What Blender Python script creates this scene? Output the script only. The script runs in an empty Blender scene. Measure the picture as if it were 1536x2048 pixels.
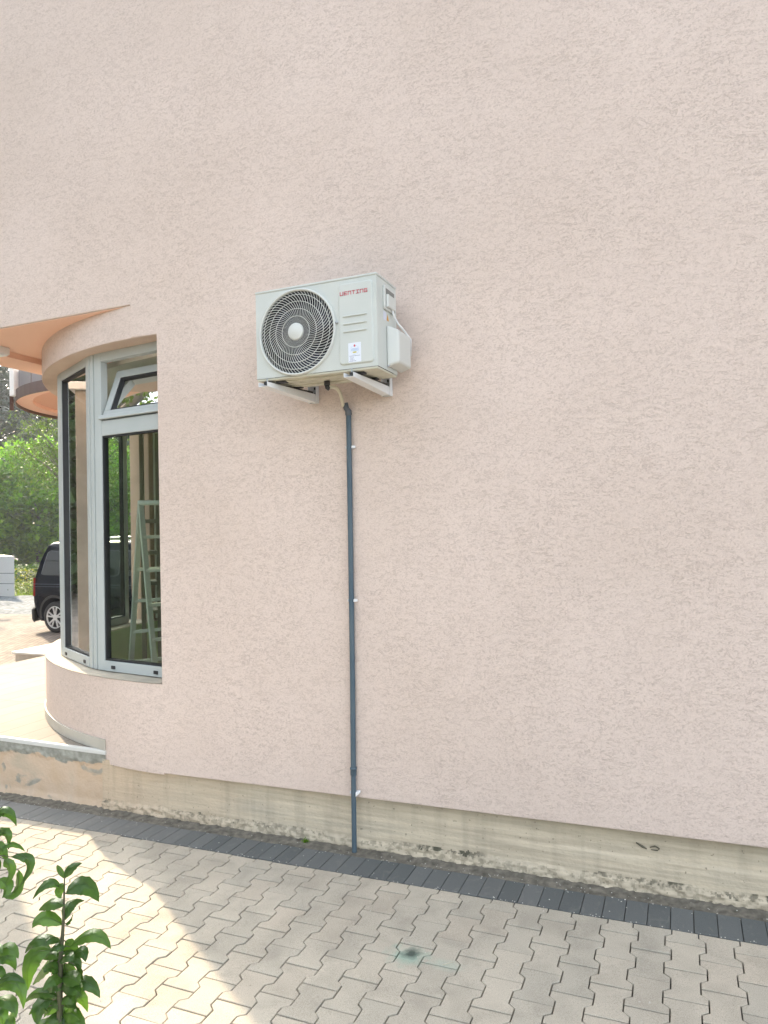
import bpy, bmesh, math, random
from mathutils import Vector, Matrix, noise
random.seed(7)
R = math.radians
C = bpy.context.scene.collection
scene = bpy.context.scene

# ------------------------------------------------------------ camera
CAM = Vector((0.0, -3.764, 1.857))
F = 1420.0
YAW = math.atan(594 / 1420.0); PITCH = R(1.1); ROLL = .022
fw = Vector((-math.sin(YAW) * math.cos(PITCH), math.cos(YAW) * math.cos(PITCH), math.sin(PITCH)))
rt = Vector((math.cos(YAW), math.sin(YAW), 0))
dn = fw.cross(rt)
ix = math.cos(ROLL) * rt + math.sin(ROLL) * dn
iy = -math.sin(ROLL) * rt + math.cos(ROLL) * dn
cd = bpy.data.cameras.new('camera'); cam = bpy.data.objects.new('camera', cd); C.objects.link(cam)
cd.sensor_fit = 'VERTICAL'; cd.sensor_height = 36; cd.lens = F / 2048 * 36
cd.clip_start = .05; cd.clip_end = 1000
m = Matrix((ix, -iy, -fw)).transposed().to_4x4(); m.translation = CAM
cam.matrix_world = m
scene.camera = cam

# ------------------------------------------------------------ world, sun, exposure
SUN_AZ, SUN_EL = R(57), R(30)          # azimuth measured from +y towards -x
w = bpy.data.worlds.new('World'); scene.world = w; w.use_nodes = True
nt = w.node_tree; bg = nt.nodes['Background']
sky = nt.nodes.new('ShaderNodeTexSky'); sky.sky_type = 'NISHITA'; sky.sun_disc = False
sky.sun_elevation = SUN_EL; sky.sun_rotation = -SUN_AZ
sky.air_density = 1.0; sky.dust_density = 3.0; sky.ozone_density = 1.0
hsv = nt.nodes.new('ShaderNodeHueSaturation'); hsv.inputs['Saturation'].default_value = .42      # milky summer haze
wm = nt.nodes.new('ShaderNodeMix'); wm.data_type = 'RGBA'; wm.blend_type = 'MULTIPLY'; wm.inputs[0].default_value = 1; wm.inputs[7].default_value = (1.0, 1.0, .965, 1)
nt.links.new(sky.outputs[0], hsv.inputs['Color']); nt.links.new(hsv.outputs[0], wm.inputs[6]); nt.links.new(wm.outputs[2], bg.inputs[0]); bg.inputs[1].default_value = .15
ld = bpy.data.lights.new('sun', 'SUN'); ld.energy = 2.0; ld.angle = R(.8); ld.color = (1, .80, .56)
lo = bpy.data.objects.new('sun', ld); C.objects.link(lo)
sd = Vector((-math.sin(SUN_AZ) * math.cos(SUN_EL), math.cos(SUN_AZ) * math.cos(SUN_EL), math.sin(SUN_EL)))
lo.rotation_euler = sd.to_track_quat('Z', 'Y').to_euler()
lo.location = (-8, 8, 9)
vs = scene.view_settings
vs.view_transform = 'Standard'; vs.look = 'None'; vs.gamma = 1; vs.exposure = 2.30
scene.cycles.max_bounces = 8; scene.cycles.transparent_max_bounces = 16

# ------------------------------------------------------------ helpers
def at(px, py, depth):
    """a point of the place seen at photo pixel px,py at the given distance along the view"""
    return CAM + (ix * ((px - 768) / F) + iy * ((py - 1024) / F) + fw) * depth
def gz(x): return .015 * x

def tag(o, label=None, cat=None, group=None, kind=None):
    if label: o['label'] = label
    if cat: o['category'] = cat
    if group: o['group'] = group
    if kind: o['kind'] = kind
    return o
def wloc(o):
    v = Vector((0, 0, 0))
    while o: v += o.location; o = o.parent
    return v
def empty(name, loc, label, cat, group=None):
    o = bpy.data.objects.new(name, None); C.objects.link(o); o.location = loc
    o.empty_display_size = .2
    return tag(o, label, cat, group)

class MB:
    def __init__(s): s.v = []; s.f = []; s.sm = []; s.c = []; s.cur = (0, 0, 0, 1)
    def add(s, vs_, fs, smooth=False):
        n = len(s.v); s.v += [Vector(p) for p in vs_]
        for f in fs: s.f.append([i + n for i in f]); s.sm.append(smooth); s.c.append(s.cur)
    def box(s, x0, x1, y0, y1, z0, z1):
        if x0 > x1: x0, x1 = x1, x0
        if y0 > y1: y0, y1 = y1, y0
        if z0 > z1: z0, z1 = z1, z0
        s.add([(x0,y0,z0),(x1,y0,z0),(x1,y1,z0),(x0,y1,z0),(x0,y0,z1),(x1,y0,z1),(x1,y1,z1),(x0,y1,z1)],
              [(0,3,2,1),(4,5,6,7),(0,1,5,4),(1,2,6,5),(2,3,7,6),(3,0,4,7)])
    def hexa(s, b, t):
        s.add(list(b) + list(t), [(0,3,2,1),(4,5,6,7),(0,1,5,4),(1,2,6,5),(2,3,7,6),(3,0,4,7)])
    def obox(s, o, u, v_, w_, a0, a1, b0, b1, c0, c1):
        P = lambda a, b, c: o + u * a + v_ * b + w_ * c
        s.hexa([P(a0,b0,c0),P(a1,b0,c0),P(a1,b1,c0),P(a0,b1,c0)], [P(a0,b0,c1),P(a1,b0,c1),P(a1,b1,c1),P(a0,b1,c1)])
    def bar(s, a, b, wd, th, up=Vector((0,0,1))):
        a = Vector(a); b = Vector(b); d = (b - a); L = d.length; d.normalize()
        sd_ = d.cross(up).normalized(); u2 = sd_.cross(d)
        s.obox(a, d, sd_, u2, 0, L, -wd/2, wd/2, -th/2, th/2)
    def prism(s, poly, mp, d0, d1, smooth=False):
        n = len(poly)
        s.add([mp(p[0], p[1], d0) for p in poly] + [mp(p[0], p[1], d1) for p in poly],
              [tuple(range(n))[::-1], tuple(range(n, 2*n))])
        k = len(s.v) - 2*n
        for i in range(n):
            j = (i+1) % n; s.f.append([k+i, k+j, k+n+j, k+n+i]); s.sm.append(smooth); s.c.append(s.cur)
    def tube(s, pts, r, n=10, cap=True, smooth=True):
        pts = [Vector(p) for p in pts]; rs = r if isinstance(r, (list, tuple)) else [r]*len(pts)
        rings = []; up = None
        for i, p in enumerate(pts):
            d = (pts[min(i+1, len(pts)-1)] - pts[max(i-1, 0)]).normalized()
            if up is None:
                up = Vector((0,0,1)) if abs(d.z) < .9 else Vector((0,1,0))
            a = d.cross(up).normalized(); up = a.cross(d).normalized()
            rings.append([p + (a*math.cos(t*2*math.pi/n) + up*math.sin(t*2*math.pi/n))*rs[i] for t in range(n)])
        V = [q for rg in rings for q in rg]; Fc = []
        for i in range(len(pts)-1):
            for t in range(n):
                u = (t+1) % n; Fc.append((i*n+t, i*n+u, (i+1)*n+u, (i+1)*n+t))
        s.add(V, Fc, smooth)
        if cap:
            k = len(s.v) - len(V)
            s.f.append([k+t for t in range(n)][::-1]); s.f.append([k+(len(pts)-1)*n+t for t in range(n)])
            s.sm += [False, False]; s.c += [s.cur]*2
    def lathe(s, prof, o, ax, e1, e2, n=32, smooth=True, closed=False):
        V = []; Fc = []; m_ = len(prof)
        for t in range(n):
            a = 2*math.pi*t/n; dd = e1*math.cos(a) + e2*math.sin(a)
            for (r, h) in prof: V.append(o + dd*r + ax*h)
        for t in range(n):
            u = (t+1) % n
            for i in range(m_ if closed else m_-1):
                j = (i+1) % m_
                Fc.append((t*m_+i, t*m_+j, u*m_+j, u*m_+i))
        s.add(V, Fc, smooth)
    def grid(s, P, nu, nv, smooth=True):
        V = [P(i, j) for i in range(nu) for j in range(nv)]
        Fc = [(i*nv+j, (i+1)*nv+j, (i+1)*nv+j+1, i*nv+j+1) for i in range(nu-1) for j in range(nv-1)]
        s.add(V, Fc, smooth)
    def build(s, name, mat, parent=None, bevel=0, seg=2, color=False, fix=True):
        me = bpy.data.meshes.new(name); o = bpy.data.objects.new(name, me); C.objects.link(o)
        off = wloc(parent) if parent else Vector((0,0,0))
        used = sorted({i for f in s.f for i in f})
        if len(used) < len(s.v):
            mp_ = {k: q for q, k in enumerate(used)}; s.v = [s.v[k] for k in used]; s.f = [[mp_[i] for i in f] for f in s.f]
        me.from_pydata([v_ - off for v_ in s.v], [], s.f)
        me.polygons.foreach_set('use_smooth', s.sm)
        if color:
            ca = me.color_attributes.new('tint', 'FLOAT_COLOR', 'CORNER')
            arr = []
            for p in me.polygons: arr += list(s.c[p.index]) * p.loop_total
            ca.data.foreach_set('color', arr)
        if fix:
            b = bmesh.new(); b.from_mesh(me); bmesh.ops.recalc_face_normals(b, faces=b.faces); b.to_mesh(me); b.free()
        me.materials.append(mat)
        if parent: o.parent = parent
        if bevel:
            bm_ = o.modifiers.new('bevel', 'BEVEL'); bm_.width = bevel; bm_.segments = seg; bm_.limit_method = 'ANGLE'; bm_.angle_limit = R(40)
        return o

# ------------------------------------------------------------ materials
def mat(name, col, rough=.6, metal=0, spec=.5, coat=0):
    mt = bpy.data.materials.new(name); mt.use_nodes = True
    b = mt.node_tree.nodes['Principled BSDF']
    b.inputs['Base Color'].default_value = (*col, 1); b.inputs['Roughness'].default_value = rough
    b.inputs['Metallic'].default_value = metal; b.inputs['Specular IOR Level'].default_value = spec
    b.inputs['Coat Weight'].default_value = coat
    return mt
class NT:
    def __init__(s, mt): s.t = mt.node_tree; s.b = s.t.nodes.get('Principled BSDF'); s.tc = s.t.nodes.new('ShaderNodeTexCoord')
    def n(s, typ, **k):
        nd = s.t.nodes.new(typ)
        for a, b in k.items(): setattr(nd, a, b)
        return nd
    def l(s, a, b): s.t.links.new(a, b)
    def pos(s, scale=(1,1,1)):
        if not hasattr(s, 'geo'): s.geo = s.n('ShaderNodeNewGeometry')
        if scale == (1,1,1): return s.geo.outputs['Position']
        v = s.n('ShaderNodeVectorMath', operation='MULTIPLY'); s.l(s.geo.outputs['Position'], v.inputs[0]); v.inputs[1].default_value = scale
        return v.outputs[0]
    def noise(s, scale, detail=3, dist=0, vec=None, rough=.5):
        nd = s.n('ShaderNodeTexNoise'); nd.inputs['Scale'].default_value = scale; nd.inputs['Detail'].default_value = detail
        nd.inputs['Distortion'].default_value = dist; nd.inputs['Roughness'].default_value = rough
        s.l(vec if vec is not None else s.pos(), nd.inputs['Vector']); return nd.outputs['Fac']
    def ramp(s, fac, stops, interp='LINEAR'):
        nd = s.n('ShaderNodeValToRGB'); cr = nd.color_ramp; cr.interpolation = interp
        while len(cr.elements) < len(stops): cr.elements.new(.5)
        for e, (p, c) in zip(cr.elements, stops):
            e.position = p; e.color = (*c, 1) if isinstance(c, tuple) else (c, c, c, 1)
        s.l(fac, nd.inputs[0]); return nd.outputs[0]
    def math(s, op, a, b=None, c=None, clamp=False):
        nd = s.n('ShaderNodeMath', operation=op); nd.use_clamp = clamp
        for i, x in enumerate((a, b, c)):
            if x is None: continue
            if isinstance(x, (int, float)): nd.inputs[i].default_value = x
            else: s.l(x, nd.inputs[i])
        return nd.outputs[0]
    def mix(s, fac, a, b, mode='MIX'):
        nd = s.n('ShaderNodeMix', data_type='RGBA', blend_type=mode)
        for i, x in ((0, fac), (6, a), (7, b)):
            if isinstance(x, (int, float)): nd.inputs[i].default_value = x
            elif isinstance(x, tuple): nd.inputs[i].default_value = (*x, 1)
            else: s.l(x, nd.inputs[i])
        return nd.outputs[2]
    def bump(s, h, strength, dist=.01, prev=None):
        nd = s.n('ShaderNodeBump'); nd.inputs['Strength'].default_value = strength; nd.inputs['Distance'].default_value = dist
        s.l(h, nd.inputs['Height'])
        if prev is not None: s.l(prev, nd.inputs['Normal'])
        return nd.outputs[0]

def stucco_mat():
    mt = mat('pink_stucco', (.6, .5, .45), .92, spec=.15); N = NT(mt)
    flow = N.noise(1.7, 2)
    warp = N.n('ShaderNodeTexNoise'); warp.inputs['Scale'].default_value = 9; warp.inputs['Detail'].default_value = 2
    N.l(N.pos(), warp.inputs['Vector'])
    ad = N.n('ShaderNodeVectorMath', operation='MULTIPLY_ADD'); N.l(warp.outputs['Color'], ad.inputs[0])
    ad.inputs[1].default_value = (.05, .05, .05); N.l(N.pos((.55, .55, 1.3)), ad.inputs[2])
    n1 = N.noise(52, 1.5, .8, ad.outputs[0]); n2 = N.noise(88, 1, .5, ad.outputs[0])
    def line(nn, wd):
        a = N.math('ABSOLUTE', N.math('SUBTRACT', nn, .5))
        return N.math('SUBTRACT', 1, N.math('DIVIDE', a, wd), clamp=True)
    mk = N.ramp(N.noise(30, 2, 0, ad.outputs[0]), [(.42, 0.), (.56, 1.)])
    mk2 = N.ramp(N.noise(2.2, 3), [(.3, .6), (.65, 1.)])
    mk3 = N.ramp(N.noise(55, 1), [(.45, 0.), (.6, 1.)])
    ln = N.math('MAXIMUM', N.math('MULTIPLY', line(n1, .040), mk), N.math('MULTIPLY', line(n2, .050), mk3))
    ln = N.math('MULTIPLY', ln, mk2)
    big = N.ramp(N.noise(.8, 4), [(.3, (.665, .548, .482)), (.7, (.725, .605, .543))])
    fine = N.ramp(N.noise(120, 3), [(.3, .93), (.7, 1.04)])
    col = N.mix(1., big, fine, 'MULTIPLY')
    col = N.mix(N.math('MULTIPLY', ln, .35), col, (.28, .21, .17))
    N.l(col, N.b.inputs['Base Color'])
    hgt = N.math('SUBTRACT', N.noise(95, 3), N.math('MULTIPLY', ln, 1.3))
    N.l(N.bump(hgt, .5, .004), N.b.inputs['Normal'])
    return mt
def plaster(name, c1, c2, sc=3, rough=.9, bs=.2):
    mt = mat(name, c1, rough, spec=.2); N = NT(mt)
    N.l(N.ramp(N.noise(sc, 4), [(.3, c1), (.7, c2)]), N.b.inputs['Base Color'])
    N.l(N.bump(N.noise(sc*30, 3), bs, .004), N.b.inputs['Normal']); return mt
def concrete_mat():
    mt = mat('old_concrete', (.4, .37, .28), .95, spec=.15); N = NT(mt)
    base = N.ramp(N.noise(2.2, 5, .4, N.pos((.5, .5, 2.2))), [(.25, (.50, .43, .33)), (.5, (.60, .52, .40)), (.75, (.53, .47, .375))])
    streak = N.ramp(N.noise(9, 5, .2, N.pos((.25, 1, 5))), [(.35, .86), (.6, 1.05)])
    col = N.mix(1., base, streak, 'MULTIPLY')
    # warm paving bounce painted in towards the terrace, over some old salmon paint
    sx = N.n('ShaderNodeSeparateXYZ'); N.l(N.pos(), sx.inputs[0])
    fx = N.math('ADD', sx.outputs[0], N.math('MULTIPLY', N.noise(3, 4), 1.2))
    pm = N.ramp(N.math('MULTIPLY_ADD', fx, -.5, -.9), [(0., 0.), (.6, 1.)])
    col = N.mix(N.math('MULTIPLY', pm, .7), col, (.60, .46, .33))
    vert = N.ramp(N.noise(14, 3, 0, N.pos((1, 1, .12))), [(.5, 1.), (.72, .84)])
    col = N.mix(1., col, vert, 'MULTIPLY')
    # damp dark film under the render edge (follows the slope of the ground)
    hz = N.math('MULTIPLY_ADD', sx.outputs[0], -.0148, sx.outputs[2])
    hz = N.math('ADD', hz, N.math('MULTIPLY', N.noise(6, 4), -.07))
    damp = N.ramp(hz, [(.15, 0.), (.27, 1.)])
    rx = N.ramp(N.math('MULTIPLY_ADD', sx.outputs[0], .3, 1.), [(.0, .15), (.9, 1.)])
    col = N.mix(N.math('MULTIPLY', N.math('MULTIPLY', damp, .5), rx), col, (.20, .18, .12))
    spk = N.ramp(N.noise(55, 2), [(.27, 1.), (.31, 0.)])
    col = N.mix(N.math('MULTIPLY', spk, .6), col, (.10, .09, .07))
    at_ = N.n('ShaderNodeAttribute'); at_.attribute_name = 'tint'
    dr = N.n('ShaderNodeSeparateColor'); N.l(at_.outputs['Color'], dr.inputs[0])
    dn_ = N.math('MULTIPLY', dr.outputs[0], N.ramp(N.noise(40, 4), [(.40, .1), (.56, 1.)]))
    col = N.mix(dn_, col, (.10, .095, .07))
    N.l(col, N.b.inputs['Base Color'])
    N.l(N.bump(N.math('ADD', N.noise(60, 5), N.math('MULTIPLY', N.noise(9, 4, .3, N.pos((.3, 1, 4))), 1.5)), .45, .008), N.b.inputs['Normal'])
    return mt
def paver_mat(name, c1, c2, grain=.16, bs=.25, stain=False, dusty=False):
    mt = mat(name, c1, .93, spec=.15); N = NT(mt)
    at_ = N.n('ShaderNodeAttribute'); at_.attribute_name = 'tint'
    s_ = N.n('ShaderNodeSeparateColor'); N.l(at_.outputs['Color'], s_.inputs[0])
    base = N.mix(s_.outputs[0], c1, c2)
    base = N.mix(N.math('MULTIPLY', N.ramp(s_.outputs[1], [(.6, 0.), (1., 1.)]), .16), base, tuple(c*k for c, k in zip(c2, (1.03, .90, .84))))
    base = N.mix(1., base, N.ramp(N.noise(1.6, 4), [(.3, .90), (.7, 1.06)]), 'MULTIPLY')
    g = N.ramp(N.noise(330, 2, 0, None, .7), [(.3, 1-grain*2.2), (.5, 1.), (.7, 1+grain)])
    base = N.mix(1., base, g, 'MULTIPLY')
    pit = N.ramp(N.noise(140, 2), [(.24, 1.), (.29, 0.)])
    base = N.mix(N.math('MULTIPLY', pit, .55), base, (.10, .09, .08))
    if dusty:
        d = N.ramp(N.noise(14, 6, 1.2, N.pos((1.6, .8, 1))), [(.58, 0.), (.74, 1.)])
        sx = N.n('ShaderNodeSeparateXYZ'); N.l(N.pos(), sx.inputs[0])
        dl = N.ramp(N.math('MULTIPLY_ADD', sx.outputs[0], -.6, -1.6), [(0., .25), (.7, 1.)])
        base = N.mix(N.math('MULTIPLY', N.math('MULTIPLY', d, .6), dl), base, (.36, .34, .30))
        pale = N.ramp(N.math('MULTIPLY_ADD', sx.outputs[0], -.6, -1.55), [(0., 0.), (.9, .95)])
        base = N.mix(N.math('MULTIPLY', pale, N.ramp(N.noise(4, 5), [(.3, .6), (.7, 1.)])), base, (.27, .265, .25))
    else:
        bl = N.ramp(N.noise(6, 5, .5), [(.45, 1.), (.75, .80)])
        base = N.mix(1., base, bl, 'MULTIPLY')
    if stain:
        def spot(x, y, rx, ry, e0, e1):
            v = N.n('ShaderNodeVectorMath', operation='SUBTRACT'); N.l(N.pos(), v.inputs[0]); v.inputs[1].default_value = (x, y, 0)
            v2 = N.n('ShaderNodeVectorMath', operation='MULTIPLY'); N.l(v.outputs[0], v2.inputs[0]); v2.inputs[1].default_value = (1/rx, 1/ry, 0)
            ln = N.n('ShaderNodeVectorMath', operation='LENGTH'); N.l(v2.outputs[0], ln.inputs[0])
            k = N.math('ADD', ln.outputs['Value'], N.math('MULTIPLY_ADD', N.noise(22, 4), 1.4, -.7))
            return N.ramp(k, [(e0, 1.), (e1, 0.)])
        base = N.mix(N.math('MULTIPLY', spot(-1.15, -.85, .12, .09, .2, 1.), .45), base, (.16, .40, .33))
        base = N.mix(N.math('MULTIPLY', spot(-.98, -.86, .12, .05, .1, 1.), .18), base, (.30, .55, .48))
        base = N.mix(N.math('MULTIPLY', spot(-1.145, -.825, .055, .05, .2, 1.), .85), base, (.04, .05, .045))
        base = N.mix(N.math('MULTIPLY', spot(-1.75, -.33, .09, .06, .1, 1.), .22), base, (.14, .12, .10))
    N.l(base, N.b.inputs['Base Color'])
    N.l(N.bump(N.noise(260, 3), bs, .003), N.b.inputs['Normal']); return mt
def glass_mat(name, tint, refl=.06):
    mt = bpy.data.materials.new(name); mt.use_nodes = True; t = mt.node_tree; t.nodes.clear()
    o = t.nodes.new('ShaderNodeOutputMaterial'); mx = t.nodes.new('ShaderNodeMixShader')
    tr = t.nodes.new('ShaderNodeBsdfTransparent'); tr.inputs[0].default_value = (*tint, 1)
    g = t.nodes.new('ShaderNodeBsdfGlossy'); g.inputs['Roughness'].default_value = .01; g.inputs[0].default_value = (1, 1, 1, 1)
    fr = t.nodes.new('ShaderNodeFresnel'); fr.inputs[0].default_value = 1.52
    ma = t.nodes.new('ShaderNodeMath'); ma.operation = 'MULTIPLY_ADD'; ma.inputs[1].default_value = .8; ma.inputs[2].default_value = refl; ma.use_clamp = True
    t.links.new(fr.outputs[0], ma.inputs[0]); t.links.new(ma.outputs[0], mx.inputs[0])
    t.links.new(tr.outputs[0], mx.inputs[1]); t.links.new(g.outputs[0], mx.inputs[2]); t.links.new(mx.outputs[0], o.inputs[0])
    return mt
def leaf_mat(name, c1, c2, trans=.35, rough=.5, vein=False):
    mt = mat(name, c1, rough, spec=.4); N = NT(mt)
    at_ = N.n('ShaderNodeAttribute'); at_.attribute_name = 'tint'
    s_ = N.n('ShaderNodeSeparateColor'); N.l(at_.outputs['Color'], s_.inputs[0])
    col = N.mix(s_.outputs[0], c1, c2)
    if vein:
        col = N.mix(1., col, N.ramp(N.noise(45, 4), [(.3, .8), (.7, 1.2)]), 'MULTIPLY')
        col = N.mix(N.math('MULTIPLY', s_.outputs[1], .6), col, (.13, .20, .06))
        bf = N.n('ShaderNodeNewGeometry'); col = N.mix(N.math('MULTIPLY', bf.outputs['Backfacing'], .5), col, (.07, .11, .045))
    N.l(col, N.b.inputs['Base Color'])
    tl = N.n('ShaderNodeBsdfTranslucent'); N.l(N.mix(1., col, (1.6, 1.9, .5), 'MULTIPLY'), tl.inputs[0])
    mx = N.n('ShaderNodeMixShader'); mx.inputs[0].default_value = trans
    N.l(N.b.outputs[0], mx.inputs[1]); N.l(tl.outputs[0], mx.inputs[2])
    out = [x for x in N.t.nodes if x.type == 'OUTPUT_MATERIAL'][0]; N.l(mx.outputs[0], out.inputs[0])
    return mt

M = {}
M['stucco'] = stucco_mat()
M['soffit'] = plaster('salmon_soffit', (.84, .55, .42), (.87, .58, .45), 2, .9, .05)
M['bandsoffit'] = plaster('beige_reveal', (.55, .43, .35), (.62, .49, .41), 5, .9, .3)
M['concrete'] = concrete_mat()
M['sill'] = plaster('rough_sill', (.46, .42, .35), (.56, .50, .41), 7, .95, .5)
M['mortar'] = plaster('grey_mortar', (.22, .215, .185), (.36, .355, .31), 9, .95, .8)
M['fillet'] = plaster('dusty_mortar', (.13, .12, .10), (.29, .265, .22), 26, .97, 1.)
M['bone'] = paver_mat('bone_pavers', (.445, .412, .345), (.52, .472, .39), stain=True)
M['dark'] = paver_mat('charcoal_pavers', (.118, .128, .128), (.160, .168, .166), .08, .2, dusty=True)
M['joint'] = plaster('joint_sand', (.07, .062, .05), (.13, .115, .09), 20, .97, .6)
M['alu'] = plaster('pale_aluminium_frame', (.43, .47, .47), (.49, .525, .52), 2.5, .4, .01)
M['gasket'] = mat('black_gasket', (.02, .022, .025), .6)
M['glass'] = glass_mat('green_tinted_glass', (.84, .92, .86), .03)
M['ac'] = plaster('ivory_painted_steel', (.545, .575, .55), (.585, .61, .585), 5, .4, .02)
M['ac2'] = mat('ivory_plastic', (.60, .615, .59), .42)
M['acbase'] = plaster('galvanised_base', (.50, .49, .40), (.60, .58, .48), 12, .6, .15)
M['cavity'] = mat('dark_cavity', (.012, .013, .018), .5)
M['fan'] = mat('smoked_fan_plastic', (.025, .027, .04), .25)
M['coil'] = mat('aluminium_coil', (.012, .014, .02), .5)
M['letter'] = mat('red_lettering', (.55, .07, .10), .5)
M['white'] = mat('white_paint', (.75, .76, .77), .45)
M['steel'] = mat('zinc_bolt', (.42, .44, .46), .35, metal=.8)
M['black'] = mat('black_plastic', (.03, .03, .032), .5)
M['hose'] = mat('cream_hose', (.62, .58, .46), .5)
M['pipe'] = plaster('grey_pvc', (.072, .108, .14), (.100, .135, .16), 6, .45, .03)
M['tile'] = None
M['trim'] = mat('white_tile_trim', (.62, .62, .60), .4)
def tile_mat():
    mt = mat('pale_terrace_tile', (.6, .57, .53), .75, spec=.1); N = NT(mt)
    br = N.n('ShaderNodeTexBrick'); br.offset = 0; br.inputs['Scale'].default_value = 1; br.inputs['Mortar Size'].default_value = .003
    br.inputs['Brick Width'].default_value = .9; br.inputs['Row Height'].default_value = .22; br.inputs['Mortar Smooth'].default_value = .2
    br.inputs['Color1'].default_value = (.235, .21, .18, 1); br.inputs['Color2'].default_value = (.26, .232, .20, 1); br.inputs['Mortar'].default_value = (.11, .095, .08, 1)
    mp = N.n('ShaderNodeMapping'); mp.inputs['Rotation'].default_value = (0, 0, R(90)); N.l(N.pos(), mp.inputs[0]); N.l(mp.outputs[0], br.inputs[0])
    N.l(N.mix(1., br.outputs[0], N.ramp(N.noise(3, 4), [(.3, .94), (.7, 1.05)]), 'MULTIPLY'), N.b.inputs['Base Color']); return mt
M['tile'] = tile_mat()
def lot_mat():
    mt = mat('pink_lot_pavers', (.4, .33, .27), .9, spec=.15); N = NT(mt)
    br = N.n('ShaderNodeTexBrick'); br.inputs['Scale'].default_value = 1; br.inputs['Mortar Size'].default_value = .007
    br.inputs['Brick Width'].default_value = .2; br.inputs['Row Height'].default_value = .1; br.inputs['Mortar Smooth'].default_value = .4
    br.inputs['Color1'].default_value = (.20, .175, .15, 1); br.inputs['Color2'].default_value = (.275, .235, .20, 1); br.inputs['Mortar'].default_value = (.12, .105, .09, 1)
    mp = N.n('ShaderNodeMapping'); mp.inputs['Rotation'].default_value = (0, 0, R(58)); N.l(N.pos(), mp.inputs[0])
    N.l(mp.outputs[0], br.inputs[0])
    N.l(N.mix(1., br.outputs[0], N.ramp(N.noise(1.2, 6, .6), [(.3, .75), (.7, 1.15)]), 'MULTIPLY'), N.b.inputs['Base Color'])
    N.l(N.bump(br.outputs['Fac'], -.6, .01), N.b.inputs['Normal']); return mt
M['lot'] = lot_mat()
M['grass'] = plaster('grass_base', (.07, .11, .025), (.16, .20, .06), 1.5, .95, .5)
M['gravel'] = plaster('grey_gravel', (.10, .115, .12), (.30, .32, .33), 9, .95, 1.)

# ------------------------------------------------------------ ground
g = MB()
XS = [-300, -60, -20, -8, -4, 0, 4, 60, 200]; YS = [-120, -20, -8, -4, 0, 4, 12, 60, 300]
g.grid(lambda i, j: Vector((XS[i], YS[j], gz(max(XS[i], -60) if XS[i] < 0 else min(XS[i], 60)) - .030)), len(XS), len(YS), False)
tag(g.build('ground', M['joint']), kind='structure')
def sheet(name, x0, x1, y0, y1, dz, mt_, n=24):
    b = MB(); b.grid(lambda i, j: Vector((x0 + (x1-x0)*i/n, y0 + (y1-y0)*j/n, gz(x0 + (x1-x0)*i/n) + dz)), n+1, n+1, False)
    return tag(b.build(name, mt_), kind='structure')
sheet('courtyard', -60, -7.34, -.6, 60, -.006, M['lot'])
sheet('lawn', -60, -7, 60, 130, -.012, M['grass'])

# bone shaped interlocking pavers, each a chamfered block
def bone_piece(cx, y0, y1, full=True):
    L = .2; hw1, hw2 = .0825, .0555; g_ = .0027
    def half(t):                                  # t: distance from the piece's far end
        if t < .039 or t > L-.039: return hw1
        if t < .061: return hw1 + (hw2-hw1)*(t-.039)/.022
        if t > L-.061: return hw1 + (hw2-hw1)*(L-.039-t)/.022
        return hw2
    ts = [0, .039, .061, L-.061, L-.039, L]
    if not full: ts = [.1, L-.061, L-.039, L]
    right = [(cx + half(t) - g_, y0 - t) for t in ts]; left = [(cx - half(t) + g_, y0 - t) for t in ts]
    right[0] = (right[0][0], right[0][1]-g_); left[0] = (left[0][0], left[0][1]-g_)
    right[-1] = (right[-1][0], right[-1][1]+g_); left[-1] = (left[-1][0], left[-1][1]+g_)
    return left + right[::-1]
def block(b, poly, h, ch=.0022, tilt=(0, 0)):
    cx = sum(p[0] for p in poly)/len(poly); cy = sum(p[1] for p in poly)/len(poly); n = len(poly)
    def zz(x, y): return gz(x) + h + (x-cx)*tilt[0] + (y-cy)*tilt[1]
    # inward offset of the outline for the chamfer
    ins = []
    A = sum(poly[i][0]*poly[(i+1) % n][1]-poly[(i+1) % n][0]*poly[i][1] for i in range(n)); sg = 1 if A > 0 else -1
    for i in range(n):
        p0 = Vector(poly[i-1]); p1 = Vector(poly[i]); p2 = Vector(poly[(i+1) % n])
        d1 = (p1-p0).normalized(); d2 = (p2-p1).normalized()
        n1 = Vector((-d1.y, d1.x))*sg; n2 = Vector((-d2.y, d2.x))*sg; k = (n1+n2); k = k/max(.3, k.dot(n1))
        ins.append(p1 + k*ch)
    V = [(p[0], p[1], zz(*p)-.04) for p in poly] + [(p[0], p[1], zz(*p)-ch*.8) for p in poly] + [(p[0], p[1], zz(*p)) for p in ins]
    Fc = [tuple(range(2*n, 3*n))]
    for i in range(n):
        j = (i+1) % n; Fc += [(i, j, n+j, n+i), (n+i, n+j, 2*n+j, 2*n+i)]
    b.add(V, Fc)
pv = MB()
rnd = random.Random(3)
def pcol(): 
    v = rnd.random(); return (v, rnd.random(), 0, 1)
for k in range(-42, 22):
    cx = -.3115 + .138*k
    if k % 2 == 0:
        pv.cur = pcol(); block(pv, bone_piece(cx, -.274+.1, 0, False), rnd.uniform(-.001, .0012)); y = -.374
    else: y = -.276
    while y > -6.2:
        pv.cur = pcol(); block(pv, bone_piece(cx, y, 0), rnd.uniform(-.0018, .002), tilt=(rnd.uniform(-.011, .011), rnd.uniform(-.011, .011))); y -= .2
tag(pv.build('paving', M['bone'], color=True), kind='structure')
dk = MB()
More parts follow.
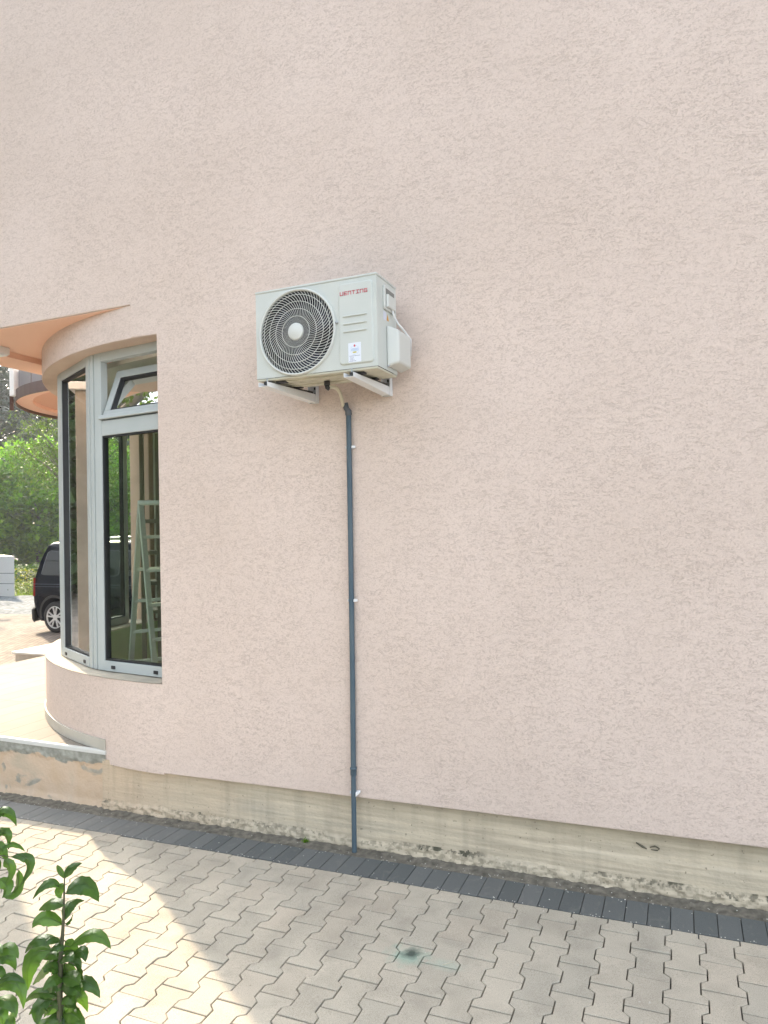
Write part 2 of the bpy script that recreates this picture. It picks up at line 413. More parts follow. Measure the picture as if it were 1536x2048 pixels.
for k in range(-62, 40):
    x0 = -.598 + .1*k; 
    dk.cur = pcol(); yo = rnd.uniform(-.0015, .0015)
    block(dk, [(x0+.0016, -.271+yo), (x0+.0984, -.271+yo), (x0+.0984, -.071+yo), (x0+.0016, -.071+yo)], rnd.uniform(-.0005, .002), .002, (rnd.uniform(-.008, .008), rnd.uniform(-.006, .006)))
tag(dk.build('paver_border', M['dark'], color=True), kind='structure')
# rough cement strip between the border and the plinth
mf = MB()
NX = 1100
def fil(i, j):
    x = -7.2 + 10.6*i/(NX-1); t = j/11; y = -.078 + .145*t
    if j == 0: return Vector((x, y, gz(x)-.02))
    n1 = noise.fractal(Vector((x*9, y*22, 3)), 1, 2, 4); n2 = noise.fractal(Vector((x*45, y*60, 9)), 1, 2, 3)
    y += noise.noise(Vector((x*14, 3, 1)))*.006*(1 if j == 1 else .3)
    return Vector((x, y, gz(x) - .004 + .018*t*t + n1*.008*t + n2*.0055))
mf.grid(fil, NX, 12, True)
tag(mf.build('mortar_strip', M['fillet'], fix=False), kind='structure')
# tiny crumbs of mortar and paint in the joints
cr = MB()
for i in range(520):
    x = rnd.uniform(-5, .8); y = -.27 if rnd.random() < .3 else (rnd.uniform(-.1, -.02) if rnd.random() < .55 else rnd.uniform(-1.9, -.05))
    y += rnd.gauss(0, .006); r = rnd.uniform(.0015, .0042); z = gz(x) + .002
    q = [Vector((x, y, z)) + Vector((math.cos(a)*r*rnd.uniform(.6, 1.2), math.sin(a)*r*rnd.uniform(.6, 1.2), 0)) for a in (0, 1.3, 2.6, 3.8, 5.1)]
    cr.add(q + [Vector((x, y, z + r*.9))], [(a, (a+1) % 5, 5) for a in range(5)])
tag(cr.build('crumbs', mat('pale_crumbs', (.62, .60, .55), .9)), 'pale mortar crumbs scattered over the pavers along the wall', 'crumbs', kind='stuff')

# ------------------------------------------------------------ terrace
TX0, TX1, TZ = -7.30, -3.722, .34
tr_ = MB(); tr_.box(TX0, TX1-.002, .062, 9, -.3, TZ-.012)
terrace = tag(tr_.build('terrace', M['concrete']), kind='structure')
b = MB(); b.box(TX0-.01, TX1, .062, 9, TZ-.012, TZ); b.build('terrace_tiles', M['tile'], terrace)
b = MB(); b.prism([(.036, TZ-.026), (.036, TZ-.004), (.040, TZ+.003), (.0615, TZ+.003), (.0615, TZ-.026)], lambda a, c, d: Vector((d, a, c)), TX0-.02, TX1+.004)
b.build('edge_trim', M['trim'], terrace)
def side(i, j):
    x = -7.3 + (7.3+TX1)*i/420; z = (gz(x)-.03) + (TZ-.027-gz(x)+.03)*j/30
    low = .245 + .030*noise.fractal(Vector((x*5, 0, 4)), 1, 2, 4) + .012*noise.noise(Vector((x*31, 0, 8)))
    y = .052
    if z > low: y -= .011 + .005*noise.fractal(Vector((x*16, z*34, 2)), 1, 2, 4)
    else: y -= .002*noise.fractal(Vector((x*9, z*20, 5)), 1, 2, 3)
    h = z-gz(x)
    if h < .05: y -= .018*(1-h/.05) + .006*noise.fractal(Vector((x*30, z*40, 1)), 1, 2, 3)
    return Vector((x, y, z))
pm_ = mat('painted_side', (.5, .36, .24), .95, spec=.1); N = NT(pm_)
sx = N.n('ShaderNodeSeparateXYZ'); N.l(N.pos(), sx.inputs[0])
hh = N.math('ADD', sx.outputs[2], N.math('MULTIPLY_ADD', N.noise(5, 6, .3, N.pos((1, 0, 2.2))), -.20, .10))
mask = N.ramp(hh, [(.236, 0.), (.246, 1.)])
colp = N.ramp(N.noise(5, 5, .3), [(.3, (.58, .43, .30)), (.55, (.62, .48, .36)), (.75, (.50, .42, .32))])
patch = N.ramp(N.noise(3.1, 6, .6), [(.60, 0.), (.63, 1.)])
colm = N.ramp(N.noise(16, 6), [(.3, (.22, .22, .19)), (.7, (.40, .40, .36))])
colp = N.mix(N.math('MULTIPLY', patch, .8), colp, colm)
N.l(N.mix(mask, colp, colm), N.b.inputs['Base Color'])
N.l(N.bump(N.noise(50, 5), .5, .008), N.b.inputs['Normal'])
b = MB(); b.grid(side, 421, 31); b.build('retaining_face', pm_, terrace, fix=False)

# ------------------------------------------------------------ house
CX, CY, RO = -3.23, 2.62, 2.62
def cp(th, r, z): a = R(th); return Vector((CX - r*math.sin(a), CY - r*math.cos(a), z))
house = empty('house', (-3.2, 0, 0), 'pink rendered building with a rounded corner bay window over a tiled terrace', 'building')
def sb(x): return .306 + .0148*x
b = MB()       # main render wall
fr = [(-3.19, sb(-3.19)), (4.5, sb(4.5)), (4.5, 7.5), (-5.49, 7.5), (-5.49, 3.392), (-3.41, 3.392), (-3.41, 3.169), (-3.19, 3.169)]
b.prism(fr, lambda a, c, d: Vector((a, d, c)), 0, .34)
wall = b.build('wall', M['stucco'], house, bevel=.006)
b = MB(); b.box(-5.49, -5.2, .345, 9, 3.395, 7.5); b.build('side_wall', M['stucco'], house)
b = MB(); b.box(-5.25, 4.5, .345, 9, 7.2, 7.5); b.build('roof', M['sill'], house)
def ring(b, t0, t1, r0, r1, z0, z1, n=60, smooth=True, z0f=None):
    V = []; 
    for i in range(n+1):
        th = t0 + (t1-t0)*i/n
        V += [cp(th, r0, z0), cp(th, r1, z0), cp(th, r1, z1), cp(th, r0, z1)]
    Fc = []
    for i in range(n):
        for k in range(4): 
            Fc.append((i*4+k, i*4+(k+1) % 4, (i+1)*4+(k+1) % 4, (i+1)*4+k))
    Fc += [(0, 1, 2, 3), (n*4+3, n*4+2, n*4+1, n*4)]
    b.add(V, Fc, False)
b = MB(); ring(b, -1, 96, 2.30, RO, .252, .842); bw = b.build('bay_wall', M['stucco'], house)
b = MB(); ring(b, 10.82, 96, RO+.001, RO+.011, TZ+.001, TZ+.078); b.build('skirting', plaster('skirting_tile', (.44, .42, .37), (.54, .51, .45), 6, .4, .05), house, bevel=.002)
def sillp(i, j):
    th = -.6 + 96.6*i/240; r = 2.30 + (RO+.004-2.30)*j/14
    z = .846 + .0022*noise.fractal(Vector((th*.9, r*14, 1)), 1, 2, 4)
    if j == 14: r += .002*noise.noise(Vector((th*2.5, 0, 1)))
    return cp(th, r, z)
b = MB(); b.grid(sillp, 241, 15); b.build('sill', M['sill'], house, fix=False)
b = MB(); ring(b, -1, 130, 2.30, RO, 3.168, 3.389); b.build('bay_head', M['stucco'], house)
b = MB(); ring(b, -1, 130, 2.303, RO-.003, 3.164, 3.1675); b.build('bay_reveal', M['bandsoffit'], house)
# jamb lining of the opening
b = MB(); b.box(-5.16, -3.2, .012, 9, 3.386, 3.3905); b.build('soffit', M['soffit'], house)
b = MB(); b.box(-5.492, -5.162, .004, 9, 3.338, 3.393); b.build('soffit_beam', M['soffit'], house)
# plinth of board-marked concrete
def plin(i, j):
    x = -3.75 + 8.0*i/900; zb = gz(x)-.03; zt = sb(x)+.03; z = zb + (zt-zb)*j/44; h = z-gz(x)
    y = .040
    led = .168 + .0148*(x) - .02*0 + .003*noise.noise(Vector((x*9, 0, 2))) + .003*noise.noise(Vector((x*40, 0, 2)))
    if x > -1.0 and z < led: y -= .007*min(1, (x+1.0)/.5)
    y -= .0018*noise.fractal(Vector((x*4, z*30, 5)), 1, 2, 3)
    edge = .052 + .018*noise.fractal(Vector((x*3.2, 0, 7)), 1, 2, 3) + .012*noise.fractal(Vector((x*24, 0, 3)), 1, 2, 3)
    d = 0
    if h < edge:
        q = noise.fractal(Vector((x*22, z*34, 1)), 1, 2, 4)
        y -= .013 + .009*q
        d = .35 if q < .1 else .0
    if abs(h-edge) < .009+.010*noise.noise(Vector((x*6, 0, 9))): d = max(0, min(1, .35+1.3*noise.fractal(Vector((x*1.9, 0, 5)), 1, 2, 3)+.6*noise.noise(Vector((x*17, z*20, 5)))))
    plin.d[(i, j)] = d
    return Vector((x, y, z))
plin.d = {}
b = MB(); V = [plin(i, j) for i in range(901) for j in range(45)]
b.v = V
for i in range(900):
    for j in range(44):
        b.f.append([i*45+j, (i+1)*45+j, (i+1)*45+j+1, i*45+j+1]); b.sm.append(True); b.c.append((plin.d[(i, j)], 0, 0, 1))
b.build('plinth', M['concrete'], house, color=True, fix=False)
b = MB(); b.box(-3.7, 4.25, .06, .3, -.1, .45); b.build('plinth_core', M['mortar'], house)
# small chips on the plinth (the two scars at the right)
b = MB()
b.tube([(-.255, .034, .236), (-.225, .033, .222), (-.205, .034, .212)], [.003, .006, .002], 6)
b.tube([(-.19, .034, .222), (-.165, .033, .232), (-.145, .034, .222), (-.155, .034, .212), (-.185, .034, .211)], [.002, .004, .003, .003, .002], 6)
b.build('scar', mat('scar', (.12, .11, .08), .9), house)

# interior
b = MB()
b.box(-5.6, 4.3, .36, 8.9, .20, .335)
b.build('interior_floor', plaster('floor_screed', (.55, .57, .44), (.64, .65, .52), 3), house)
b = MB()
cpoly = [(cp(t, 2.30, 0).x, cp(t, 2.30, 0).y) for t in range(0, 92, 6)] + [(-5.50, 8.9), (4.3, 8.9), (4.3, .345), (-3.2, .345)]
b.prism(cpoly, lambda a, c, d: Vector((a, c, d)), 3.12, 3.16); b.build('interior_ceiling', mat('interior_ceiling', (.80, .80, .76), .9), house)
iw = mat('interior_white', (.82, .84, .78), .9)
b = MB(); b.box(-5.5, -1.2, 8.8, 8.88, .335, 3.11); b.box(-1.3, -1.2, .36, 8.79, .335, 3.11)
b.build('interior_wall', iw, house)
b = MB(); ring(b, 0, 95, 2.285, 2.298, .336, .835); b.build('bay_lining', plaster('green_lining', (.62, .71, .44), (.68, .76, .50), 3), house)
# pillar and side facade after the bay
b = MB(); b.box(-5.86, -5.58, 2.66, 3.02, .252, 3.168); b.build('pillar', M['bandsoffit'], house, bevel=.01)
b = MB(); b.box(-5.86, -5.62, 3.02, 9, .252, .85); b.box(-5.86, -5.30, 3.02, 9, 3.168, 3.34); b.build('side_facade', M['stucco'], house)
b = MB(); b.box(-5.74, -5.73, 4.42, 8.95, .85, 3.168); b.build('added_side_pane', M['glass'], house)  # unseen pane added where wall would stand, so sun reaches the room
b = MB(); b.box(-5.74, -5.70, 3.12, 4.4, .85, 3.168); b.build('side_shutter', mat('pale_shutter', (.66, .69, .62), .7), house)

b = MB(); ring(b, 39, 69, 2.385, 2.40, .86, 3.10, 24); b.build('added_sun_screen', mat('olive_sun_screen', (.22, .23, .18), .9), house)  # sheet added to stop a sun stripe crossing the room and darken the left pane
b = MB(); b.box(-5.57, -5.55, 2.72, 4.35, .86, 3.1); b.build('interior_panel', iw, house)
# round porch beyond the bay
PC = Vector((-8.44, 6.05, 0)); PR = 2.10; PZ = .61
def pdisc(r, z, n=72): return [PC + Vector((math.cos(2*math.pi*i/n)*r, math.sin(2*math.pi*i/n)*r, z)) for i in range(n)]
def annul(b, rings, n=72):
    V = [p for rg in rings for p in rg]
    Fc = [(k*n+i, k*n+(i+1) % n, (k+1)*n+(i+1) % n, (k+1)*n+i) for k in range(len(rings)-1) for i in range(n)]
    b.add(V, Fc)
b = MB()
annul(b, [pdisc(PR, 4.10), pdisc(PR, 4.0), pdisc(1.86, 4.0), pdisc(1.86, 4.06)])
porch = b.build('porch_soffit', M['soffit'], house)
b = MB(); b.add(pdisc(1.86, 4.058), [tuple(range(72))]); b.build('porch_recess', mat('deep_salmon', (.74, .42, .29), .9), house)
b = MB(); annul(b, [pdisc(PR+.016, 4.12), pdisc(PR+.016, 3.95), pdisc(PR+.001, 3.95), pdisc(PR+.001, 4.12)]); b.build('porch_edge', mat('brown_flashing', (.10, .055, .045), .5), house)
b = MB()
clad = mat('grey_cladding', (.23, .21, .22), .45, metal=.2)
for i in range(24):
    a0 = 2*math.pi*i/24; a1 = 2*math.pi*(i+1)/24 - .012
    P = lambda a, r, z: PC + Vector((math.cos(a)*r, math.sin(a)*r, z))
    b.hexa([P(a0, PR-.02, 4.125), P(a1, PR-.02, 4.125), P(a1, PR-.07, 4.125), P(a0, PR-.07, 4.125)], [P(a0, PR-.02, 4.42), P(a1, PR-.02, 4.42), P(a1, PR-.07, 4.42), P(a0, PR-.07, 4.42)])
b.build('porch_cladding', clad, house, bevel=.006)
a_ = R(236)
b = MB(); c0 = PC + Vector((math.cos(a_), math.sin(a_), 0))*(PR+.03)
b.box(c0.x-.05, c0.x+.05, c0.y-.05, c0.y+.05, 4.02, 4.6); b.build('porch_post', M['white'], house, bevel=.01)
a_ = R(228); c0 = PC + Vector((math.cos(a_), math.sin(a_), 0))*(PR+.06)
b = MB(); b.tube([(c0.x, c0.y, 3.84), (c0.x, c0.y, 4.6)], .03, 10); b.build('rain_pipe', mat('brown_pipe', (.10, .05, .045), .5), house)

b = MB(); b.box(-8.4, -5.5, 5.2, 6.8, 4.02, 4.4); b.build('porch_link', M['stucco'], house)

# out-of-view column added on the terrace front, only to shade the left pavers
b = MB(); b.box(-6.95, -6.08, .42, .80, TZ, 3.30); b.build('shade_column', plaster('shade_column_plaster', (.26, .235, .20), (.36, .32, .27), 4), house, bevel=.01)
b = MB(); b.box(-7.0, -6.03, .37, .85, 3.302, 3.38); b.build('shade_column_cap', M['trim'], house, bevel=.008)

# ---- bay window: polygon of frames
RW = 2.485
ths = [-3.0, 17.7, 37.3, 55, 71, 86]
WZ0, WZ1 = .85, 3.166
def vp(th): return cp(th, RW, 0)
win = MB(); dummy = None
# one window part with frame / pane / sash sub-parts
wroot = None
fm = MB()
Z = Vector((0, 0, 1))
pane_spec = []
for i in range(5):
    a = vp(ths[i]); c_ = vp(ths[i+1]); u = (c_-a); L = u.length; u.normalize(); nrm = Vector((u.y, -u.x, 0))
    if nrm.dot(a - Vector((CX, CY, 0))) < 0: nrm = -nrm
    s0, s1 = (.035, L-.035)
    # outer frame members, each butted against the next
    fw_ = .070 if i != 0 else .075
    fm.obox(a, u, nrm, Z, s0, s0+fw_, -.03, .03, WZ0+.002, WZ1)
    fm.obox(a, u, nrm, Z, s1-fw_, s1, -.03, .03, WZ0+.002, WZ1)
    fm.obox(a, u, nrm, Z, s0+fw_, s1-fw_, -.03, .03, WZ1-.065, WZ1)
    fm.obox(a, u, nrm, Z, s0+fw_, s1-fw_, -.03, .034, WZ0+.002, WZ0+.075)
    if i == 0: fm.obox(a, u, nrm, Z, s0+fw_, s1-fw_, -.03, .03, 2.555, 2.665)
    pane_spec.append((a, u, nrm, L, s0+fw_, s1-fw_))
frame = fm.build('window', M['alu'], house, bevel=.004)
pm = MB()
for i, th in enumerate(ths[1:5]):
    p = vp(th); d = (p - Vector((CX, CY, 0))).normalized(); t_ = Vector((-d.y, d.x, 0))
    pm.obox(p, t_, d, Z, -.022, .022, -.030, .024, WZ0+.003, WZ1-.001)
    pm.obox(p, t_, d, Z, -.040, -.024, -.03, .014, WZ0+.003, WZ1-.001); pm.obox(p, t_, d, Z, .024, .040, -.03, .014, WZ0+.003, WZ1-.001)
pm.build('corner_post', M['alu'], frame, bevel=.004)
gk = MB()
for (a, u, nrm, L, s0, s1), z0, z1 in [(pane_spec[0], WZ0+.075, 2.555)] + [(q, WZ0+.075, WZ1-.065) for q in pane_spec[1:]]:
    for (x0, x1, y0, y1) in ((s0, s0+.012, z0, z1), (s1-.012, s1, z0, z1), (s0+.012, s1-.012, z0, z0+.012), (s0+.012, s1-.012, z1-.012, z1)):
        gk.obox(a, u, nrm, Z, x0, x1, -.02, .022, y0, y1)
gk.build('gasket', M['gasket'], frame)
for k, ((a, u, nrm, L, s0, s1), z0, z1) in enumerate([(pane_spec[0], WZ0+.075, 2.555)] + [(q, WZ0+.075, WZ1-.065) for q in pane_spec[1:]]):
    pn = MB(); pn.add([a+u*(s0+.01)+Z*(z0+.01), a+u*(s1-.01)+Z*(z0+.01), a+u*(s1-.01)+Z*(z1-.01), a+u*(s0+.01)+Z*(z1-.01)], [(0, 1, 2, 3)])
    o = pn.build('pane', M['glass'], frame)
for (q, ss) in ((0, .10), (0, .60), (1, .10), (1, .62)):
    a, u, nrm, L, s0, s1 = pane_spec[q]; xx = s0+ (s1-s0)*ss/.7
    if q == 0: xx = L-.035-.075-.10 if ss < .5 else .25
    dc = MB(); dc.obox(a, u, nrm, Z, xx-.02, xx+.02, .034, .042, WZ0+.022, WZ0+.046); dc.build('drain_cap', M['black'], frame, bevel=.003)
# tilted top-hung sash in the first bay: pivots on its lower edge and leans into the room
a, u, nrm, L, s0, s1 = pane_spec[0]
th = R(21); zb_ = 2.675; hgt = .395
upv = (Z*math.cos(th) - nrm*math.sin(th)); on_ = (nrm*math.cos(th) + Z*math.sin(th))
o_ = a + nrm*.012 + Z*zb_
sh = MB(); x0, x1 = s0+.012, s1-.012; w_ = .06
sh.obox(o_, u, on_, upv, x0, x1, -.025, .025, 0, w_); sh.obox(o_, u, on_, upv, x0, x1, -.025, .025, hgt-w_, hgt)
sh.obox(o_, u, on_, upv, x0, x0+w_, -.025, .025, w_, hgt-w_); sh.obox(o_, u, on_, upv, x1-w_, x1, -.025, .025, w_, hgt-w_)
sh.obox(o_, u, on_, upv, x0-.02, x1+.02, .026, .040, -.015, .018)
sash = sh.build('sash', M['alu'], frame, bevel=.004)
sh = MB()
for (p0, p1, q0, q1) in ((x0+w_, x0+w_+.012, w_, hgt-w_), (x1-w_-.012, x1-w_, w_, hgt-w_), (x0+w_+.012, x1-w_-.012, w_, w_+.012), (x0+w_+.012, x1-w_-.012, hgt-w_-.012, hgt-w_)):
    sh.obox(o_, u, on_, upv, p0, p1, -.02, .018, q0, q1)
sh.build('sash_gasket', M['gasket'], frame)
sh = MB(); P = lambda x, z: o_ + u*x + upv*z
sh.add([P(x0+w_, w_), P(x1-w_, w_), P(x1-w_, hgt-w_), P(x0+w_, hgt-w_)], [(0, 1, 2, 3)]); sh.build('sash_pane', M['glass'], frame)

# ------------------------------------------------------------ soffit lamp
p = atp = at(4, 700, 6.45)
b = MB(); lamp = None
lamp = empty('ceiling_lamp', (-5.10, .35, 3.385), 'small white box lamp under the salmon soffit at the left edge of the photo', 'lamp')
b = MB(); b.box(-5.155, -5.05, .28, .42, 3.325, 3.385); b.build('lamp_body', M['white'], lamp, bevel=.006)
b = MB(); b.box(-5.145, -5.06, .29, .41, 3.316, 3.326); b.build('diffuser', mat('lamp_diffuser', (.7, .72, .74), .3), lamp, bevel=.004)

# ------------------------------------------------------------ outdoor unit
AX0, AX1, AY0, AY1, AZ0, AZ1 = -2.148, -1.418, -.41, -.14, 2.682, 3.168
ac = empty('outdoor_unit', ((AX0+AX1)/2, (AY0+AY1)/2, AZ0-.02), 'ivory air conditioner outdoor unit with round fan grille on the pink wall', 'air conditioner')
GX, GZ, GR = -1.888, 2.913, .226
b = MB()                                        # casing with a round hole in front
n = 96; circ = []; sq = []
zt_ = AZ1-.014
for i in range(n):
    t = 2*math.pi*i/n; dx, dz = math.cos(t), math.sin(t)
    circ.append(Vector((GX+dx*GR, AY0, GZ+dz*GR)))
    k = 1e9
    if dx > 1e-6: k = min(k, (AX1-GX)/dx)
    if dx < -1e-6: k = min(k, (AX0-GX)/dx)
    if dz > 1e-6: k = min(k, (zt_-GZ)/dz)
    if dz < -1e-6: k = min(k, (AZ0-GZ)/dz)
    sq.append(Vector((GX+dx*k, AY0, GZ+dz*k)))
corners = [Vector((AX0, AY0, AZ0)), Vector((AX1, AY0, AZ0)), Vector((AX1, AY0, zt_)), Vector((AX0, AY0, zt_))]
for c_ in corners:                               # snap nearest ray to the corner
    i = min(range(n), key=lambda q: (sq[q]-c_).length); sq[i] = c_.copy()
inner = [Vector((p.x, AY0+.06, p.z)) for p in circ]
b.add(circ + sq + inner, [(i, (i+1) % n, n+(i+1) % n, n+i) for i in range(n)] + [(i, 2*n+i, 2*n+(i+1) % n, (i+1) % n) for i in range(n)])
b.add([(AX0, AY0, AZ0), (AX0, AY1, AZ0), (AX0, AY1, zt_), (AX0, AY0, zt_)], [(0, 1, 2, 3)])
b.add([(AX1, AY0, AZ0), (AX1, AY1, AZ0), (AX1, AY1, zt_), (AX1, AY0, zt_)], [(0, 1, 2, 3)])
b.add([(AX0, AY1, AZ0), (AX1, AY1, AZ0), (AX1, AY1, zt_), (AX0, AY1, zt_)], [(0, 1, 2, 3)])
casing = b.build('casing', M['ac'], ac)
mw = casing.modifiers.new('weld', 'WELD'); mw.merge_threshold = .0004
bv = casing.modifiers.new('bevel', 'BEVEL'); bv.width = .012; bv.segments = 4; bv.limit_method = 'ANGLE'; bv.angle_limit = R(60)
for pz in casing.data.polygons: pz.use_smooth = False
b = MB(); b.box(AX0-.004, AX1+.004, AY0-.004, AY1+.004, AZ1-.0135, AZ1); b.build('lid', M['ac'], ac, bevel=.006, seg=3)
b = MB(); b.box(AX0+.003, AX1-.003, AY0+.003, AY1-.003, AZ0-.012, AZ0-.001)
b.box(AX0+.05, AX1-.12, AY0+.05, AY0+.09, AZ0-.018, AZ0-.012); b.box(AX0+.08, AX1-.2, AY1-.08, AY1-.04, AZ0-.018, AZ0-.012)
for q in range(7): b.box(AX0+.12+q*.075, AX0+.155+q*.075, AY0+.13, AY0+.142, AZ0-.0150, AZ0-.012)
b.build('base_pan', M['acbase'], ac, bevel=.002)
b = MB(); b.box(AX0+.01, AX1-.01, AY0+.17, AY1-.01, AZ0+.01, zt_-.01); b.build('coil', M['coil'], ac)
b = MB(); e1 = Vector((1, 0, 0)); e2 = Vector((0, 0, 1)); ay = Vector((0, -1, 0)); go = Vector((GX, AY0, GZ))
b.lathe([(GR-.002, -.16), (GR-.002, -.005)], go, ay, e1, e2, 64); b.build('shroud', M['cavity'], ac, fix=False)
b = MB()                                        # fan
for k in range(3):
    a0 = k*2*math.pi/3 + .5
    def fb(i, j):
        r = .05 + .155*i/10; a = a0 + (j/8-.5)*1.35*(.75+.4*i/10) + .35*i/10
        return go + Vector((math.cos(a)*r, .045 + .05*(j/8), math.sin(a)*r))
    b.grid(fb, 11, 9)
fan = b.build('fan', M['fan'], ac, fix=False); sm = fan.modifiers.new('s', 'SOLIDIFY'); sm.thickness = .003
b = MB(); b.lathe([(0, -.03), (.05, -.035), (.05, -.10), (0, -.10)], go, ay, e1, e2, 32); b.build('fan_hub', M['fan'], ac)
b = MB()                                        # grille
def torus(b, r, w_, h0, nn=72, m_=6):
    b.lathe([(r+w_*math.cos(q*2*math.pi/m_), h0+w_*math.sin(q*2*math.pi/m_)) for q in range(m_)], go, ay, e1, e2, nn, True, True)
def dome(r): return .018 - .012*(r/.23)**2
for r in (.084, .125, .165, .202): torus(b, r, .0017, dome(r)+.002)
NW = 66
for k in range(NW):
    a0 = 2*math.pi*k/NW; pts = []
    for q in range(9):
        t = q/8; r = .045 + (GR+.002-.045)*t
        a = a0 + .62*t**1.5
        pts.append(go + Vector((math.cos(a)*r, -dome(r), math.sin(a)*r)))
    b.tube(pts, [.0007 + .0011*min(1, q/4) for q in range(9)], 5, False)
b.build('grille', M['ac2'], ac, fix=False)
b = MB(); b.lathe([(GR-.003, .0), (GR-.003, .012), (GR+.002, .017), (GR+.008, .014), (GR+.010, .0005)], go, ay, e1, e2, 96)
b.build('grille_rim', M['ac2'], ac, fix=False)
b = MB(); b.lathe([(0, .026), (.040, .025), (.046, .021), (.047, .012), (0, .012)], go, ay, e1, e2, 40); b.build('grille_cap', M['ac2'], ac)
b = MB(); b.lathe([(0, .012), (.006, .012), (.007, .0005)], Vector((GX+GR+.014, AY0, GZ+.02)), ay, e1, e2, 14); b.build('screw', M['steel'], ac)
# embossed service panel: raised rim, lettering, three grooves, sticker
def rrect(x0, x1, z0, z1, r, n=6):
    P = []
    for (cx_, cz, a0) in ((x1-r, z1-r, 0), (x0+r, z1-r, 90), (x0+r, z0+r, 180), (x1-r, z0+r, 270)):
        for q in range(n+1): a = R(a0+90*q/n); P.append((cx_+r*math.cos(a), cz+r*math.sin(a)))
    return P
b = MB(); o1 = rrect(-1.636, -1.436, 2.702, 3.134, .022); i1 = rrect(-1.630, -1.442, 2.708, 3.128, .017)
k = len(o1)
b.add([(p[0], AY0+.001, p[1]) for p in o1] + [(p[0], AY0-.0095, p[1]) for p in i1], [(i, (i+1) % k, k+(i+1) % k, k+i) for i in range(k)] + [tuple(range(k, 2*k))])
epanel = b.build('embossed_panel', M['ac'], ac, bevel=.003, seg=3)
b = MB()
for zz in (2.957, 2.916, 2.876):
    b.prism([( -1.607, zz-.0045), (-1.471, zz-.0045), (-1.471, zz+.0045), (-1.607, zz+.0045)], lambda a, c, d: Vector((a, d, c)), AY0-.0097, AY0-.0165)
b.build('rib', M['ac'], ac, bevel=.003, seg=3)
# VENTING lettering as drawn strokes
b = MB(); s = .0036
def stroke(x0, z0, x1, z1, ox):
    b.box(ox+x0-s/2*(x0 == x1)-(.0 if x0 == x1 else s/2), ox+x1+s/2*(x0 == x1)+(.0 if x0 == x1 else s/2), AY0-.0097, AY0-.0107, LZ+min(z0, z1)-(s/2), LZ+max(z0, z1)+(s/2))
LZ = 3.070; Hh = .0165; W = .0155; P_ = .0232; x = -1.6215
def glyph(segs, ox):
    for (x0, z0, x1, z1) in segs: stroke(x0*W, z0*Hh, x1*W, z1*Hh, ox)
glyph([(0, 0, 0, 1), (0, 0, 1, 0), (1, 0, 1, 1)], x); x += P_
glyph([(0, 0, 0, 1), (0, 0, 1, 0), (0, .5, .9, .5), (0, 1, 1, 1)], x); x += P_
glyph([(0, 0, 0, 1), (0, 1, 1, 1), (1, 0, 1, 1)], x); x += P_
glyph([(0, 1, 1, 1), (.5, 0, .5, 1)], x); x += P_
glyph([(0, 1, 1, 1), (.5, 0, .5, 1), (0, 0, 1, 0)], x); x += P_
glyph([(0, 0, 0, 1), (0, 1, 1, 1), (1, 0, 1, 1)], x); x += P_
glyph([(0, 0, 0, 1), (0, 1, 1, 1), (0, 0, 1, 0), (1, 0, 1, .5), (.5, .5, 1, .5)], x)
b.build('lettering', M['letter'], ac)
# sticker
b = MB(); b.prism(rrect(-1.581, -1.508, 2.712, 2.814, .003), lambda a, c, d: Vector((a, d, c)), AY0-.0096, AY0-.0102)
stk = b.build('sticker', mat('sticker_paper', (.72, .76, .84), .4), ac)
def flat(b, poly, lv): b.prism(poly, lambda a, c, d: Vector((a, d, c)), AY0-.0102-lv, AY0-.0104-lv)
def disc2(cx_, cz, rx, rz, n=18): return [(cx_+rx*math.cos(2*math.pi*i/n), cz+rz*math.sin(2*math.pi*i/n)) for i in range(n)]
b = MB(); flat(b, disc2(-1.5445, 2.798, .0050, .0062), 0); b.build('red_drop', mat('print_red', (.60, .04, .05), .5), stk)
b = MB()
cc = disc2(-1.5445, 2.775, .0245, .0235, 30)
for i in range(30):
    if i % 5 == 4: continue
    p0, p1 = cc[i], cc[(i+1) % 30]; flat(b, [(p0[0], p0[1]-.0005), (p1[0], p1[1]-.0005), (p1[0], p1[1]+.0005), (p0[0], p0[1]+.0005)], 0)
for zz, wd in ((2.782, .019), (2.777, .022), (2.772, .020)):
    xx = -1.5445-wd
    while xx < -1.5445+wd: 
        l_ = rnd.uniform(.002, .005); flat(b, [(xx, zz-.0012), (xx+l_, zz-.0012), (xx+l_, zz+.0012), (xx, zz+.0012)], 0); xx += l_+.0012
b.build('blue_print', mat('print_blue', (.16, .34, .62), .5), stk)
b = MB(); flat(b, disc2(-1.5445, 2.7635, .0125, .0042), .0003); b.build('yellow_oval', mat('print_yellow', (.55, .50, .12), .5), stk)
b = MB()
for zz, x0, x1 in ((2.745, -1.574, -1.513), (2.738, -1.570, -1.550), (2.733, -1.570, -1.548), (2.728, -1.570, -1.552), (2.7235, -1.570, -1.546), (2.718, -1.576, -1.536)):
    xx = x0
    while xx < x1:
        l_ = rnd.uniform(.003, .008); hh_ = .0011 if zz in (2.745, 2.718) else .0007
        flat(b, [(xx, zz-hh_), (min(xx+l_, x1), zz-hh_), (min(xx+l_, x1), zz+hh_), (xx, zz+hh_)], 0); xx += l_+.0018
b.build('fine_print', mat('print_dark', (.10, .11, .20), .5), stk)
